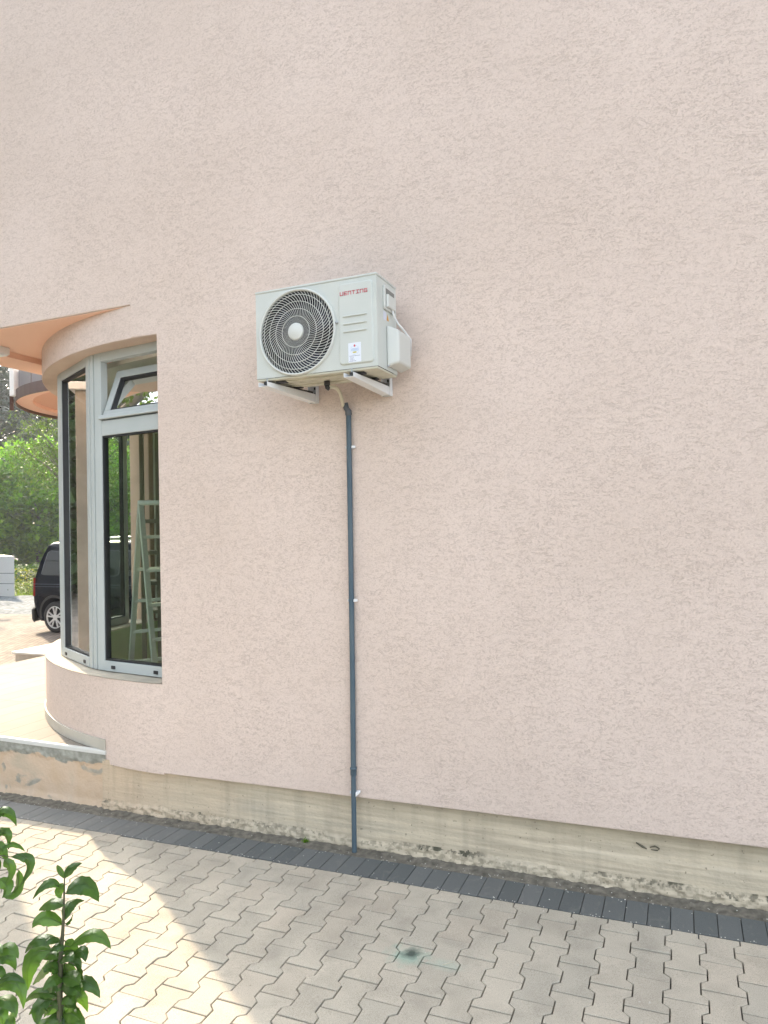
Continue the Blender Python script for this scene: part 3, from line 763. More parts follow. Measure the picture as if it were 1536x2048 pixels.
# right side: grip, warning label, cable, valve cover
X = AX1
b = MB()
mpx = lambda a, c, d: Vector((d, a, c))
b.prism(rrect(-.328, -.175, 3.00, 3.128, .018), mpx, X-.001, X+.012)
grip = b.build('grip', M['ac2'], ac, bevel=.004, seg=3)
b = MB(); b.prism([(-.312, 3.078), (-.195, 3.078), (-.195, 3.112), (-.312, 3.112)], mpx, X+.0122, X+.0128); b.build('grip_recess_shade', mat('grip_painted_shade', (.20, .20, .19), .6), ac)  # flat dark plate, the shade of the hollow put into its colour
b = MB(); b.hexa([(X+.013, -.312, 3.01), (X+.013, -.19, 3.01), (X+.013, -.19, 3.082), (X+.013, -.312, 3.082)], [(X+.024, -.305, 3.014), (X+.024, -.197, 3.014), (X+.026, -.197, 3.08), (X+.026, -.305, 3.08)]); b.build('grip_lip', M['ac2'], ac, bevel=.005, seg=3)
b = MB(); b.prism([(-.325, 2.945), (-.285, 2.945), (-.285, 2.990), (-.325, 2.990)], mpx, X+.0003, X+.001); b.build('warning_label', mat('label_white', (.62, .64, .74), .5), ac)
b = MB(); b.prism([(-.280, 2.950), (-.250, 2.950), (-.265, 2.985)], mpx, X+.0003, X+.001); b.build('warning_triangle', mat('label_orange', (.60, .30, .05), .5), ac)
b = MB(); b.hexa([(X+.0, -.292, 2.700), (X+.0, -.085, 2.700), (X+.0, -.085, 2.925), (X+.0, -.292, 2.925)],
                 [(X+.065, -.270, 2.722), (X+.065, -.090, 2.722), (X+.065, -.090, 2.895), (X+.065, -.270, 2.895)])
b.build('valve_cover', M['ac2'], ac, bevel=.012, seg=4)
b = MB(); b.tube([(X+.016, -.235, 3.012), (X+.020, -.225, 2.985), (X+.030, -.19, 2.95), (X+.046, -.13, 2.92), (X+.062, -.085, 2.885), (X+.05, -.06, 2.80)], .0055, 10); b.build('cable', M['white'], ac)
b = MB(); b.lathe([(0, .008), (.007, .007), (.008, 0)], Vector((X+.004, -.282, 2.704)), Vector((1, 0, 0)), Vector((0, 1, 0)), Vector((0, 0, 1)), 14); b.build('screw', M['steel'], ac)
for fx in (-2.02, -1.545):
    for ya, yb in ((AY0+.035, AY0+.075), (AY1-.065, AY1-.025)):
        b = MB(); b.box(fx-.03, fx+.03, ya, yb, AZ0-.022, AZ0-.0125); b.build('foot', M['black'], ac, bevel=.003)

# ------------------------------------------------------------ wall brackets
def bracket(x, sk, label):
    t = empty('wall_bracket', (x, 0, 2.59), label, 'bracket', 'white steel brackets under the outdoor unit')
    b = MB(); b.box(x-.026, x+.026, -.004, -.0005, 2.596, 2.90); b.box(x+.023, x+.026, -.038, -.0045, 2.596, 2.90); b.box(x-.030, x-.027, -.038, -.0045, 2.596, 2.90)
    b.build('upright', M['white'], t, bevel=.0012)
    # tapered arm: U channel, deep at the wall
    b = MB(); y0, y1 = -.039, -.436
    def q(y, xx, z): return Vector((xx, y, z))
    xa, xb = x-.026, x+.023; xa2, xb2 = x-.034-sk, x+.024-sk
    zf0, zf1, zw0, zw1 = 2.634, 2.6585, 2.597, 2.646
    for (l0, l1, m0, m1) in ((xa, xa+.003, xa2, xa2+.003), (xb-.003, xb, xb2-.003, xb2)):
        b.hexa([q(y0, l0, zw0), q(y0, l1, zw0), q(y1, m1, zf0), q(y1, m0, zf0)], [q(y0, l0, zw1), q(y0, l1, zw1), q(y1, m1, zf1), q(y1, m0, zf1)])
    b.hexa([q(y0, xa+.003, zw0), q(y0, xb-.003, zw0), q(y1, xb2-.003, zf0), q(y1, xa2+.003, zf0)], [q(y0, xa+.003, zw0+.003), q(y0, xb-.003, zw0+.003), q(y1, xb2-.003, zf0+.003), q(y1, xa2+.003, zf0+.003)])
    b.build('arm', M['white'], t, bevel=.001)
    b = MB(); b.hexa([q(-.06, x+.004, 2.640), q(-.06, x+.018, 2.640), q(-.43, x+.012-sk, 2.6385+.005), q(-.43, x-.002-sk, 2.6435)], [q(-.06, x+.004, 2.659), q(-.06, x+.018, 2.659), q(-.43, x+.012-sk, 2.659), q(-.43, x-.002-sk, 2.659)])
    b.build('rail', M['black'], t)
    b = MB(); b.lathe([(0, .012), (.006, .012), (.006, .0045), (.011, .0045), (.011, .0)], Vector((x, -.0045, 2.668)), Vector((0, -1, 0)), e1, e2, 6, False); b.build('bolt', M['steel'], t)
    b = MB(); b.tube([(x-sk*.9-.004, -.405, 2.64), (x-sk*.9-.004, -.405, 2.692)], .004, 8); b.lathe([(0, .006), (.008, .006), (.008, 0), (0, 0)], Vector((x-sk*.9-.004, -.405, 2.645)), Vector((0, 0, -1)), e1, Vector((0, 1, 0)), 6, False)
    b.build('bolt', M['steel'], t)
    b = MB(); b.box(x-.006, x+.006, -.006, -.0042, 2.645, 2.695); b.build('slot', M['black'], t)
    return t
bracket(-2.005, .085, 'left white steel bracket under the fan side of the outdoor unit')
bracket(-1.530, .040, 'right white steel bracket under the lettered side of the outdoor unit')

# ------------------------------------------------------------ drain
hs = empty('drain_hose', (-1.79, -.25, 2.62), 'cream drain hose curving from the black spigot under the unit into the grey pipe', 'hose')
def bez(p, n=18):
    p = [Vector(q) for q in p]; out = []
    for i in range(n+1):
        t = i/n; out.append(p[0]*(1-t)**3 + p[1]*3*t*(1-t)**2 + p[2]*3*t*t*(1-t) + p[3]*t**3)
    return out
b = MB(); b.tube(bez([(-1.785, -.245, 2.632), (-1.74, -.20, 2.650), (-1.785, -.10, 2.61), (-1.800, -.040, 2.560)]), .0105, 12); b.build('hose', M['hose'], hs)
b = MB(); b.tube([(-1.797, -.25, 2.668), (-1.796, -.25, 2.645)], [.017, .017], 16); b.tube([(-1.796, -.25, 2.645), (-1.795, -.249, 2.632), (-1.785, -.246, 2.622)], [.0135, .0135, .011], 14); b.build('spigot', M['black'], hs)
dp = empty('drain_pipe', (-1.795, -.022, 0), 'slim blue grey plastic drain pipe running down the pink wall to the pavers', 'pipe')
b = MB(); PRr = .0155
def px_(z): return -1.795 + .020*(z/2.5)
b.tube([(px_(2.5), -.024, 2.503), (px_(1.8), -.021, 1.8), (px_(1), -.020, 1.0), (-1.794, -.020, .455)], PRr, 20, False)
b.tube([(-1.794, -.020, .455), (-1.797, -.024, -.025)], PRr-.0008, 20, False)
b.build('pipe', M['pipe'], dp, fix=False)
b = MB(); top = (px_(2.5), -.024, 2.503)
b.tube([(px_(2.5), -.024, 2.503), (px_(2.5)-.0005, -.024, 2.507), (px_(2.5), -.0245, 2.510), (px_(2.5)-.001, -.025, 2.530), (px_(2.5)-.006, -.029, 2.538), (-1.786, -.030, 2.545), (-1.793, -.034, 2.575), (-1.793, -.034, 2.5745), (-1.787, -.031, 2.55)],
       [.0155, .0175, .0195, .0195, .0165, .0165, .0180, .0150, .0140], 20, False)
b.build('elbow', mat('dark_grey_pvc', (.10, .11, .125), .5), dp, fix=False)
b = MB(); b.tube([(-1.794, -.020, .412), (-1.794, -.020, .416), (-1.794, -.020, .448), (-1.794, -.020, .450), (-1.794, -.020, .458), (-1.794, -.020, .461)], [.0155, .0182, .0182, .0205, .0205, .0155], 20, False)
b.build('coupling', M['pipe'], dp, fix=False)
def clip(z, label, tw=0):
    xx = px_(z) if z > .5 else -1.795
    t = empty('pipe_clip', (xx, 0, z), label, 'clip', 'white clips holding the drain pipe')
    b = MB(); b.box(xx-.0165, xx+.0165, -.0045, -.0005, z-.009, z+.009); b.box(xx-.022, xx-.0180, -.026, -.0005, z-.008, z+.008)
    b.build('saddle', M['white'], t, bevel=.001)
    b = MB()
    b.hexa([(xx+.0165, -.030, z-.007), (xx+.022, -.034-tw, z-.007-tw), (xx+.036+tw*.5, -.012, z-.006+tw), (xx+.030, -.008, z-.006+tw)], [(xx+.0165, -.030, z+.008), (xx+.022, -.034-tw, z+.008-tw), (xx+.036+tw*.5, -.012, z+.008+tw), (xx+.030, -.008, z+.008+tw)])
    b.build('latch', M['white'], t, bevel=.001); return t
clip(2.319, 'uppermost white clip on the grey drain pipe, just below the outdoor unit')
clip(1.426, 'white clip at the middle of the grey drain pipe')
clip(.314, 'lowest white clip on the drain pipe, at the edge of the pink render', .008)

# ------------------------------------------------------------ ladder and rack in the room
lad = empty('step_ladder', (-4.3, 1.15, .336), 'grey aluminium folding ladder standing behind the bay window', 'ladder')
la = mat('ladder_aluminium', (.74, .77, .72), .5)
T0 = at(281, 1008, 6.05); fl = .336
def leg(px, py, depth): return at(px, py, depth)
top = Vector((T0.x, T0.y, T0.z)); back = (rt*.35 + Vector((fw.x, fw.y, 0))*.22)
def foot(px, d): 
    q = at(px, 1400, d); return Vector((q.x, q.y, fl))
for nm, f0 in (('front_section', foot(318, 5.75)), ('rear_section', foot(258, 6.5))):
    b = MB()
    for s_ in (0, 1):
        off = back*s_; b.bar(top+off, f0+off*1.15, .022, .048, up=Vector((.3, 1, 0)))
    for q in range(1, 6):
        t = q/6.2; p0 = top.lerp(f0, t); p1 = (top+back).lerp(f0+back*1.15, t); b.bar(p0, p1, .028, .028)
    b.build(nm, la, lad, bevel=.003)
b = MB(); b.tube([top-back*.05+Vector((0, 0, .01)), top+back*1.05+Vector((0, 0, .01))], .022, 10); b.build('hinge', la, lad)
rk = empty('storage_rack', (-4.1, 3.3, .336), 'tan open shelving frame standing in the room behind the ladder', 'rack')
rm = mat('tan_rack', (.33, .31, .25), .7)
q0 = at(284, 1060, 7.6); q1 = at(345, 1060, 7.6); uu = Vector((q1.x-q0.x, q1.y-q0.y, 0)); LL = uu.length; uu.normalize(); vv = Vector((-uu.y, uu.x, 0))
o_ = Vector((q0.x, q0.y, 0))
b = MB()
for xx in (0, .17, LL): b.obox(o_, uu, vv, Z, xx-.02, xx+.02, 0, .04, .336, 2.9)
b.build('post', rm, rk, bevel=.003)
for py in (1042, 1106, 1167, 1224):
    zz = at(300, py, 7.6).z; b = MB(); b.obox(o_, uu, vv, Z, -.02, LL+.02, .041, .34, zz-.02, zz+.02); b.build('shelf', rm, rk, bevel=.003)

# ------------------------------------------------------------ step block and things on the lot
b = MB(); sb0 = Vector((-8.05, 3.35, 0))
stp = empty('entrance_step', (-8.0, 4.2, gz(-8)), 'low pale concrete step block beyond the far edge of the terrace', 'step')
b = MB(); b.box(-8.32, -7.42, 3.15, 5.2, gz(-8)-.02, .245); b.build('block', plaster('striped_step', (.36, .33, .29), (.50, .46, .41), 4), stp, bevel=.008)
b = MB(); b.box(-8.35, -7.40, 3.12, 5.22, .246, .275); b.build('tread', M['trim'], stp, bevel=.004)

# van
VX, VY, VZ = -12.53, 6.98, -.177
van = empty('parked_van', (VX+2.2, VY+.9, VZ), 'dark blue compact van with silver alloy wheels parked beyond the terrace', 'van')
paint = mat('dark_blue_paint', (.0015, .004, .012), .25, spec=.13)
zs = [.22, .30, .45, .62, .80, .98, 1.06, 1.12, 1.30, 1.46, 1.60, 1.71, 1.79, 1.835, 1.855]
xr = [.14, .10, .08, .06, .055, .060, .065, .075, .125, .185, .25, .305, .355, .44, .66]
xf = [4.30, 4.36, 4.39, 4.38, 4.33, 4.15, 3.85, 3.62, 3.35, 3.12, 2.92, 2.78, 2.66, 2.52, 2.3]
hw = [.80, .845, .875, .885, .890, .885, .872, .862, .838, .815, .792, .772, .745, .70, .58]
def wy(z):
    z -= 0
    for i in range(len(zs)-1):
        if z <= zs[i+1]: t = (z-zs[i])/(zs[i+1]-zs[i]); return hw[i]+(hw[i+1]-hw[i])*t
    return hw[-1]
cyv = VY + .895
def plan(x0, x1, w_, r, n=6):
    P = []
    for (cx_, cy_, a0) in ((x1-r*1.4, w_-r, 0), (x0+r, w_-r, 90), (x0+r, -w_+r, 180), (x1-r*1.4, -w_+r, 270)):
        for q in range(n+1):
            a = R(a0+90*q/n); rx = r*1.4 if a0 in (0, 270) else r; P.append((cx_+rx*math.cos(a), cy_+r*math.sin(a)))
    return P
b = MB(); rings = []
for i, z in enumerate(zs):
    rr = .15
    rings.append([Vector((VX+p[0], cyv+p[1], VZ+z)) for p in plan(xr[i], xf[i], hw[i], rr)])
nn = len(rings[0]); V = [p for rg in rings for p in rg]
b.add(V, [(k*nn+i, k*nn+(i+1) % nn, (k+1)*nn+(i+1) % nn, (k+1)*nn+i) for k in range(len(rings)-1) for i in range(nn)] , True)
b.f.append([(len(rings)-1)*nn+i for i in range(nn)]); b.f.append(list(range(nn))[::-1]); b.sm += [True, False]; b.c += [b.cur]*2
body = b.build('body', paint, van)
WXs = (VX+.72, VX+3.42)
cut = MB()
for wx in WXs:
    for yy in (VY-.15, VY+1.79-.17): cut.tube([(wx, yy, VZ+.335), (wx, yy+.32, VZ+.335)], .385, 40)
co = cut.build('cutter', paint)
bo = body.modifiers.new('b', 'BOOLEAN'); bo.object = co; bo.operation = 'DIFFERENCE'; bo.solver = 'EXACT'
dg = bpy.context.evaluated_depsgraph_get(); me2 = bpy.data.meshes.new_from_object(body.evaluated_get(dg)); body.modifiers.clear(); body.data = me2
bpy.data.objects.remove(co, do_unlink=True)
vglass = mat('van_glass', (.002, .003, .006), .06, spec=.28)
vtrim = mat('van_trim', (.018, .019, .021), .6)
def sidepatch(b, poly, off, yside=-1):
    # fan of small strips so the glass follows the curved flank
    xs_ = [p[0] for p in poly]; z0 = min(p[1] for p in poly); z1 = max(p[1] for p in poly); n = 14
    rows = []
    for k in range(n+1):
        z = z0 + (z1-z0)*k/n; z = min(max(z, z0+1e-4), z1-1e-4); hit = []
        for i in range(len(poly)):
            a, c_ = poly[i], poly[(i+1) % len(poly)]
            if (a[1]-z)*(c_[1]-z) < 0: hit.append(a[0] + (c_[0]-a[0])*(z-a[1])/(c_[1]-a[1]))
        rows.append((z, min(hit), max(hit)))
    b.add([Vector((VX+x_, cyv+yside*(wy(z)+off), VZ+z)) for z, l_, r_ in rows for x_ in (l_, r_)], [(2*k, 2*k+1, 2*k+3, 2*k+2) for k in range(n)], True)
def rpoly(pts, r=.05, n=5):
    out = []
    for i in range(len(pts)):
        p0, p1, p2 = Vector(pts[i-1]), Vector(pts[i]), Vector(pts[(i+1) % len(pts)])
        a = p1 + (p0-p1).normalized()*r; c_ = p1 + (p2-p1).normalized()*r
        for q in range(n+1):
            t = q/n; v = a*(1-t)**2 + p1*2*t*(1-t) + c_*t*t; out.append((v.x, v.y))
    return out
wins = [[(.33, 1.17), (1.42, 1.17), (1.42, 1.66), (.47, 1.66)], [(1.52, 1.17), (2.38, 1.17), (2.38, 1.66), (1.52, 1.66)], [(2.48, 1.17), (3.42, 1.15), (2.95, 1.62), (2.48, 1.66)]]
for pl in wins:
    for sd_ in (-1, 1):
        c0 = Vector((sum(p[0] for p in pl)/4, sum(p[1] for p in pl)/4)); big = [tuple(c0+(Vector(p)-c0)*1.0+ (Vector(p)-c0).normalized()*.018) for p in pl]
        b = MB(); sidepatch(b, rpoly(big, .075), .003, sd_); b.build('window_trim', mat('satin_trim', (.10, .11, .12), .3) if 'satin_trim' not in bpy.data.materials else bpy.data.materials['satin_trim'], van, fix=False)
        b = MB(); sidepatch(b, rpoly(pl, .06), .006, sd_); b.build('window', vglass, van, fix=False)
b = MB()
for z0, z1 in ((.985, .993), (.935, .941)): sidepatch(b, [(.12, z0), (3.9, z0), (3.9, z1), (.12, z1)], .004)
b.build('crease', mat('crease_line', (.09, .11, .14), .3), van, fix=False)
for xx in (1.46, 2.43): b = MB(); sidepatch(b, [(xx, .34), (xx+.006, .34), (xx+.006, 1.72), (xx, 1.72)], .0035); b.build('door_gap', M['black'], van, fix=False)
b = MB(); b.add([Vector((VX+x_, cyv+y_, VZ+z_)) for x_, y_, z_ in ((3.66, -.74, 1.14), (3.66, .74, 1.14), (2.84, .66, 1.70), (2.84, -.66, 1.70))], [(0, 1, 2, 3)]); b.build('windscreen', vglass, van, fix=False)
b = MB(); b.grid(lambda i, j: Vector((VX-.005+(0, .02, .20, .36)[j] + .0, cyv + (-.89+1.78*i/12)*(1, 1, 1, 1)[j], VZ+(.24, .50, .56, .56)[j])), 13, 4)
bump = MB()
P2 = [(VX+p[0], cyv+p[1]) for p in plan(0, 4.40, .90, .17)]
k = len(P2)
def bz(z, e): return [Vector((VX+2.2+(p[0]-VX-2.2)*(1+e/2.2), cyv+(p[1]-cyv)*(1+e/.9), VZ+z)) for p in P2]
lv = [(.20, -.02), (.26, .0), (.45, .005), (.50, -.02), (.53, -.07)]
V = [q for z, e in lv for q in bz(z, e)]
keep = [i for i in range(k) if not (VX+.42 < P2[i][0] < VX+4.0 and VX+.42 < P2[(i+1) % k][0] < VX+4.0) and (P2[i][0] < VX+.5) == (P2[(i+1) % k][0] < VX+.5)]
for fr_ in (0, 1):
    kk = [i for i in keep if (P2[i][0] > VX+2) == bool(fr_)]
    bump = MB(); bump.add(V, [(r_*k+i, r_*k+(i+1) % k, (r_+1)*k+(i+1) % k, (r_+1)*k+i) for r_ in range(len(lv)-1) for i in kk], True)
    bump.build('bumper', vtrim, van, fix=False)
for sd_ in (-1, 1):
    b = MB(); b.grid(lambda i, j: Vector((VX+.050+.012*(j/5) + .14*(i/4)**2 + .05*(abs(j-2.5)/2.5)**3*0, cyv+sd_*(.77+.122*math.sin(i/4*1.45)), VZ+.74+.37*j/5)), 5, 6)
    b.build('tail_light', mat('red_lens', (.28, .015, .015), .2, spec=.7) if 'red_lens' not in bpy.data.materials else bpy.data.materials['red_lens'], van, fix=False)
    b = MB(); b.tube([(VX+.60, cyv+sd_*.66, VZ+1.835), (VX+.78, cyv+sd_*.67, VZ+1.905), (VX+2.3, cyv+sd_*.67, VZ+1.915), (VX+2.5, cyv+sd_*.66, VZ+1.85)], [.012, .018, .018, .012], 8); b.build('roof_rail', M['steel'], van)
    b = MB(); sidepatch(b, rpoly([(3.98, .74), (4.26, .76), (4.18, .95), (3.95, .93)], .04), .006, sd_); b.build('headlight', mat('clear_lens', (.5, .5, .5), .1) if 'clear_lens' not in bpy.data.materials else bpy.data.materials['clear_lens'], van, fix=False)
    b = MB(); b.box(VX+3.15, VX+3.27, cyv+sd_*.88, cyv+sd_*1.04, VZ+1.12, VZ+1.30); b.build('mirror', paint, van, bevel=.03, seg=3)
tyre = mat('tyre_rubber', (.028, .028, .030), .8); rimm = mat('alloy', (.62, .63, .64), .3, metal=.35); rdark = mat('wheel_inside', (.03, .03, .032), .7)
for wx in WXs:
    for sd_ in (-1, 1):
        o = Vector((wx, cyv+sd_*.885, VZ+.315)); ax = Vector((0, sd_, 0)); f1 = Vector((1, 0, 0)); f2 = Vector((0, 0, 1))
        b = MB(); b.lathe([(.225, -.01), (.235, 0), (.27, .004), (.300, -.004), (.315, -.025), (.315, -.19), (.300, -.21), (.23, -.21)], o, ax, f1, f2, 48); b.lathe([(.222, -.012), (.20, -.03), (.20, -.2)], o, ax, f1, f2, 48)
        wheel = b.build('wheel', tyre, van, fix=False)
        b = MB(); b.lathe([(.20, -.18), (.0, -.18)], o, ax, f1, f2, 32, False); b.lathe([(0, -.075), (.13, -.08), (.145, -.10)], o, ax, f1, f2, 32); b.build('brake', rdark, wheel, fix=False)
        b = MB(); b.lathe([(.228, -.004), (.226, .004), (.214, .004), (.208, -.012), (.208, -.05)], o, ax, f1, f2, 56)
        for q in range(5):
            for dd in (-.20, .20):
                a0 = q*2*math.pi/5 + .3; a1 = a0 + dd*1.15
                p0 = o + (f1*math.cos(a0+dd*.45) + f2*math.sin(a0+dd*.45))*.035 - ax*.012; p1 = o + (f1*math.cos(a1) + f2*math.sin(a1))*.212 - ax*.006
                b.bar(p0, p1, .030, .022, up=ax)
        b.lathe([(0, .002), (.05, -.002), (.062, -.014)], o, ax, f1, f2, 24)
        b.build('rim', rimm, wheel, bevel=.004, fix=True)
    b = MB(); oo = Vector((wx, cyv-.885, VZ+.335))
    P = [(r_, a) for r_ in (.385, .435) for a in range(-8, 189, 4)]
    m_ = len(range(-8, 189, 4))
    b.add([Vector((wx+math.cos(R(a))*r_, cyv-wy(min(1.8, max(.22, .335+math.sin(R(a))*r_)))-.008, VZ+.335+math.sin(R(a))*r_)) for r_, a in P], [(i, i+1, m_+i+1, m_+i) for i in range(m_-1)], True)
    b.build('arch_trim', vtrim, van, fix=False)

# white panel kiosk
kp = at(28, 1200, 25.8)
kb = empty('panel_cabin', (-21.4, 13.6, -.32), 'white cabin of flat panels with dark seams standing by the gravel', 'cabin')
kx = -20.10; ky = 12.95; du = Vector((-1, -.02, 0)).normalized(); dv = Vector((-1.35, .8, 0)).normalized()
wp = mat('cabin_panel', (.80, .80, .79), .5)
o_ = Vector((kx, ky, 0)); b = MB()
for z0, z1 in ((-.34, .22), (.235, .56), (.575, 1.13)): b.obox(o_, du, dv, Z, 0, 3, 0, 2, z0, z1)
b.build('panel', wp, kb, bevel=.006)
b = MB(); b.obox(o_, du, dv, Z, .01, 2.99, .01, 1.99, -.34, 1.12); b.build('core', M['black'], kb)
# gravel mound
def gm(i, j):
    x = -27 + 13*i/60; y = 9.6 + 4.4*j/40; e = min(i/10, (60-i)/10, j/6, (40-j)/10, 1); e = max(e, 0)
    return Vector((x, y, gz(x) - .02 + e*(.10 + .08*noise.fractal(Vector((x*.7, y*.9, 2)), 1, 2, 3)) + .015*noise.noise(Vector((x*9, y*9, 1)))))
b = MB(); b.grid(gm, 61, 41); tag(b.build('gravel', M['gravel'], fix=False), 'grey gravel heap between the van and the white cabin', 'gravel', kind='stuff')

# ------------------------------------------------------------ vegetation
def leafcloud(b, pts, size, rng, flat_=.0, droop=.0, aspect=.5):
    for p in pts:
        s_ = size*rng.uniform(.6, 1.3)
        d = Vector((rng.gauss(0, 1), rng.gauss(0, 1), rng.gauss(0, .6)-droop)).normalized()
        u_ = d.cross(Vector((rng.gauss(0, .6), rng.gauss(0, .6), 1)).normalized())
        if u_.length < .1: continue
        u_.normalize(); b.cur = (rng.random(), 0, 0, 1)
        b.add([p, p + d*s_*.5 + u_*s_*aspect*.5, p + d*s_, p + d*s_*.5 - u_*s_*aspect*.5], [(0, 1, 2, 3)])
def tree(name, label, cat, base, h, crown_r, crown_z0, n, size, mt_, seed, clump=.9, nclump=90, droop=.2, bark=(.10, .085, .07), group=None, aspect=.5, shape=1.):
    rng = random.Random(seed); base = Vector(base)
    t = empty(name, base, label, cat, group)
    tb = MB(); top = base + Vector((rng.uniform(-.4, .4), rng.uniform(-.4, .4), h*.85))
    tb.tube([base, base.lerp(top, .35)+Vector((rng.uniform(-.2, .2), 0, 0)), base.lerp(top, .7), top], [h*.028, h*.020, h*.011, h*.003], 9)
    cz = (crown_z0+h)/2; rz = (h-crown_z0)/2; cl = []
    for k in range(nclump):
        v = Vector((rng.gauss(0, 1), rng.gauss(0, 1), rng.gauss(0, 1))).normalized()*rng.uniform(.35, 1.)**.6
        zz = v.z; f = (1-.45*max(0, zz)*shape)
        cl.append(base + Vector((v.x*crown_r*f, v.y*crown_r*f, cz + v.z*rz)))
    for c_ in rng.sample(cl, min(14, nclump)):
        s0 = base.lerp(top, min(.95, max(.2, (c_.z-base.z)/h*.75))); tb.tube([s0, s0.lerp(c_, .5)+Vector((0, 0, h*.02)), c_], [h*.009, h*.005, h*.0015], 6)
    tb.build('trunk', mat('bark_'+name, bark, .9) if 'bark_'+name not in bpy.data.materials else bpy.data.materials['bark_'+name], t)
    cb = MB(); per = n//nclump
    for c_ in cl:
        r_ = clump*rng.uniform(.6, 1.25); pts = []
        for q in range(per):
            v = Vector((rng.gauss(0, .5), rng.gauss(0, .5), rng.gauss(0, .30))); pts.append(c_ + v*r_ - Vector((0, 0, droop*v.length**2*r_)))
        leafcloud(cb, pts, size, rng, droop=droop, aspect=aspect)
    cb.build('crown', mt_, t, color=True, fix=False)
    return t
L_rob = leaf_mat('robinia_leaf', (.06, .16, .010), (.19, .33, .018), .5)
L_pine = leaf_mat('pine_needles', (.018, .038, .028), (.035, .060, .042), .12)
L_birch = leaf_mat('birch_leaf', (.05, .085, .02), (.095, .13, .035), .35)
L_dark = leaf_mat('dark_shrub_leaf', (.035, .08, .02), (.07, .13, .03), .25)
def gp(px, depth): q = at(px, 1062, depth); return Vector((q.x, q.y, gz(max(q.x, -60))-.03))
rg = 'leafy trees behind the van'
tree('robinia_tree', 'bright green feathery tree behind the white cabin', 'tree', gp(-60, 44), 7.6, 3.4, .3, 15000, .40, L_rob, 1, 1.0, 120, .35, group=rg)
tree('robinia_tree', 'bright yellow green feathery tree rising directly above the van roof', 'tree', gp(75, 46), 8.6, 3.8, .3, 20000, .38, L_rob, 2, 1.0, 140, .35, group=rg)
tree('robinia_tree', 'green feathery tree seen through the glass right of the van', 'tree', gp(215, 45), 8.0, 3.8, .3, 14000, .40, L_rob, 3, 1.0, 120, .35, group=rg)
tree('robinia_tree', 'green feathery tree at the far left edge behind the cabin', 'tree', gp(-190, 43), 7.4, 3.6, .3, 11000, .42, L_rob, 4, 1.1, 100, .35, group=rg)
tree('robinia_tree', 'green feathery tree farthest right seen through the bay glass', 'tree', gp(350, 50), 8.2, 4.4, .3, 9000, .46, L_rob, 14, 1.1, 100, .35, group=rg)
pg = 'tall blue green pines in the distance'
for i, (px, dd, h, lab) in enumerate(((-130, 66, 22, 'tall hazy pine farthest left beyond the leafy trees'), (-20, 62, 19, 'tall hazy pine at the left edge of the photo above the leafy trees'), (60, 70, 21, 'tall hazy pine under the round salmon porch'), (150, 64, 20, 'tall hazy pine behind the left window frame'), (260, 68, 21, 'tall hazy pine seen through the clear bay pane'), (370, 70, 20, 'tall hazy pine farthest right beyond the leafy trees'))):
    tree('pine_tree', lab, 'tree', gp(px, dd), h, 5.6, 2.0, 13000, .75, L_pine, 20+i, 1.25, 120, .05, (.09, .06, .045), pg, .35)
tree('birch_tree', 'pale green birch with hanging twigs beside the left window frame', 'tree', gp(150, 30), 9.6, 2.4, 3.7, 9000, .11, L_birch, 40, .55, 150, 1.2, (.13, .12, .10), None, .55)
# trees standing to the left of the yard; they show as reflections in the bay glass
rgx = 'trees across the yard reflected in the bay glass'
for i, (x_, y_, h, lab) in enumerate(((-17, -9, 9, 'leafy tree reflected in the open top sash'), (-27, 4.5, 11, 'leafy tree reflected in the left bay pane'), (-13, -17, 11, 'leafy tree across the yard reflected beside the ladder'), (-30, -1, 12, 'broad leafy tree reflected low in the left bay pane'), (-28, 10, 11, 'leafy tree standing beyond the white cabin, seen only in the bay glass'))):
    tree('yard_tree', lab, 'tree', (x_, y_, gz(x_)), h, 5.0, .3, 15000, .60, L_dark, 50+i, 1.5, 130, .3, group=rgx, aspect=.7)
tree('tall_birch', 'tall thin leaved tree whose branches are mirrored in the open top sash', 'tree', (-12.5, -2.6, gz(-12)), 13.5, 3.0, 5.5, 9000, .15, L_birch, 61, .6, 130, .5, (.16, .14, .12), rgx, .55)
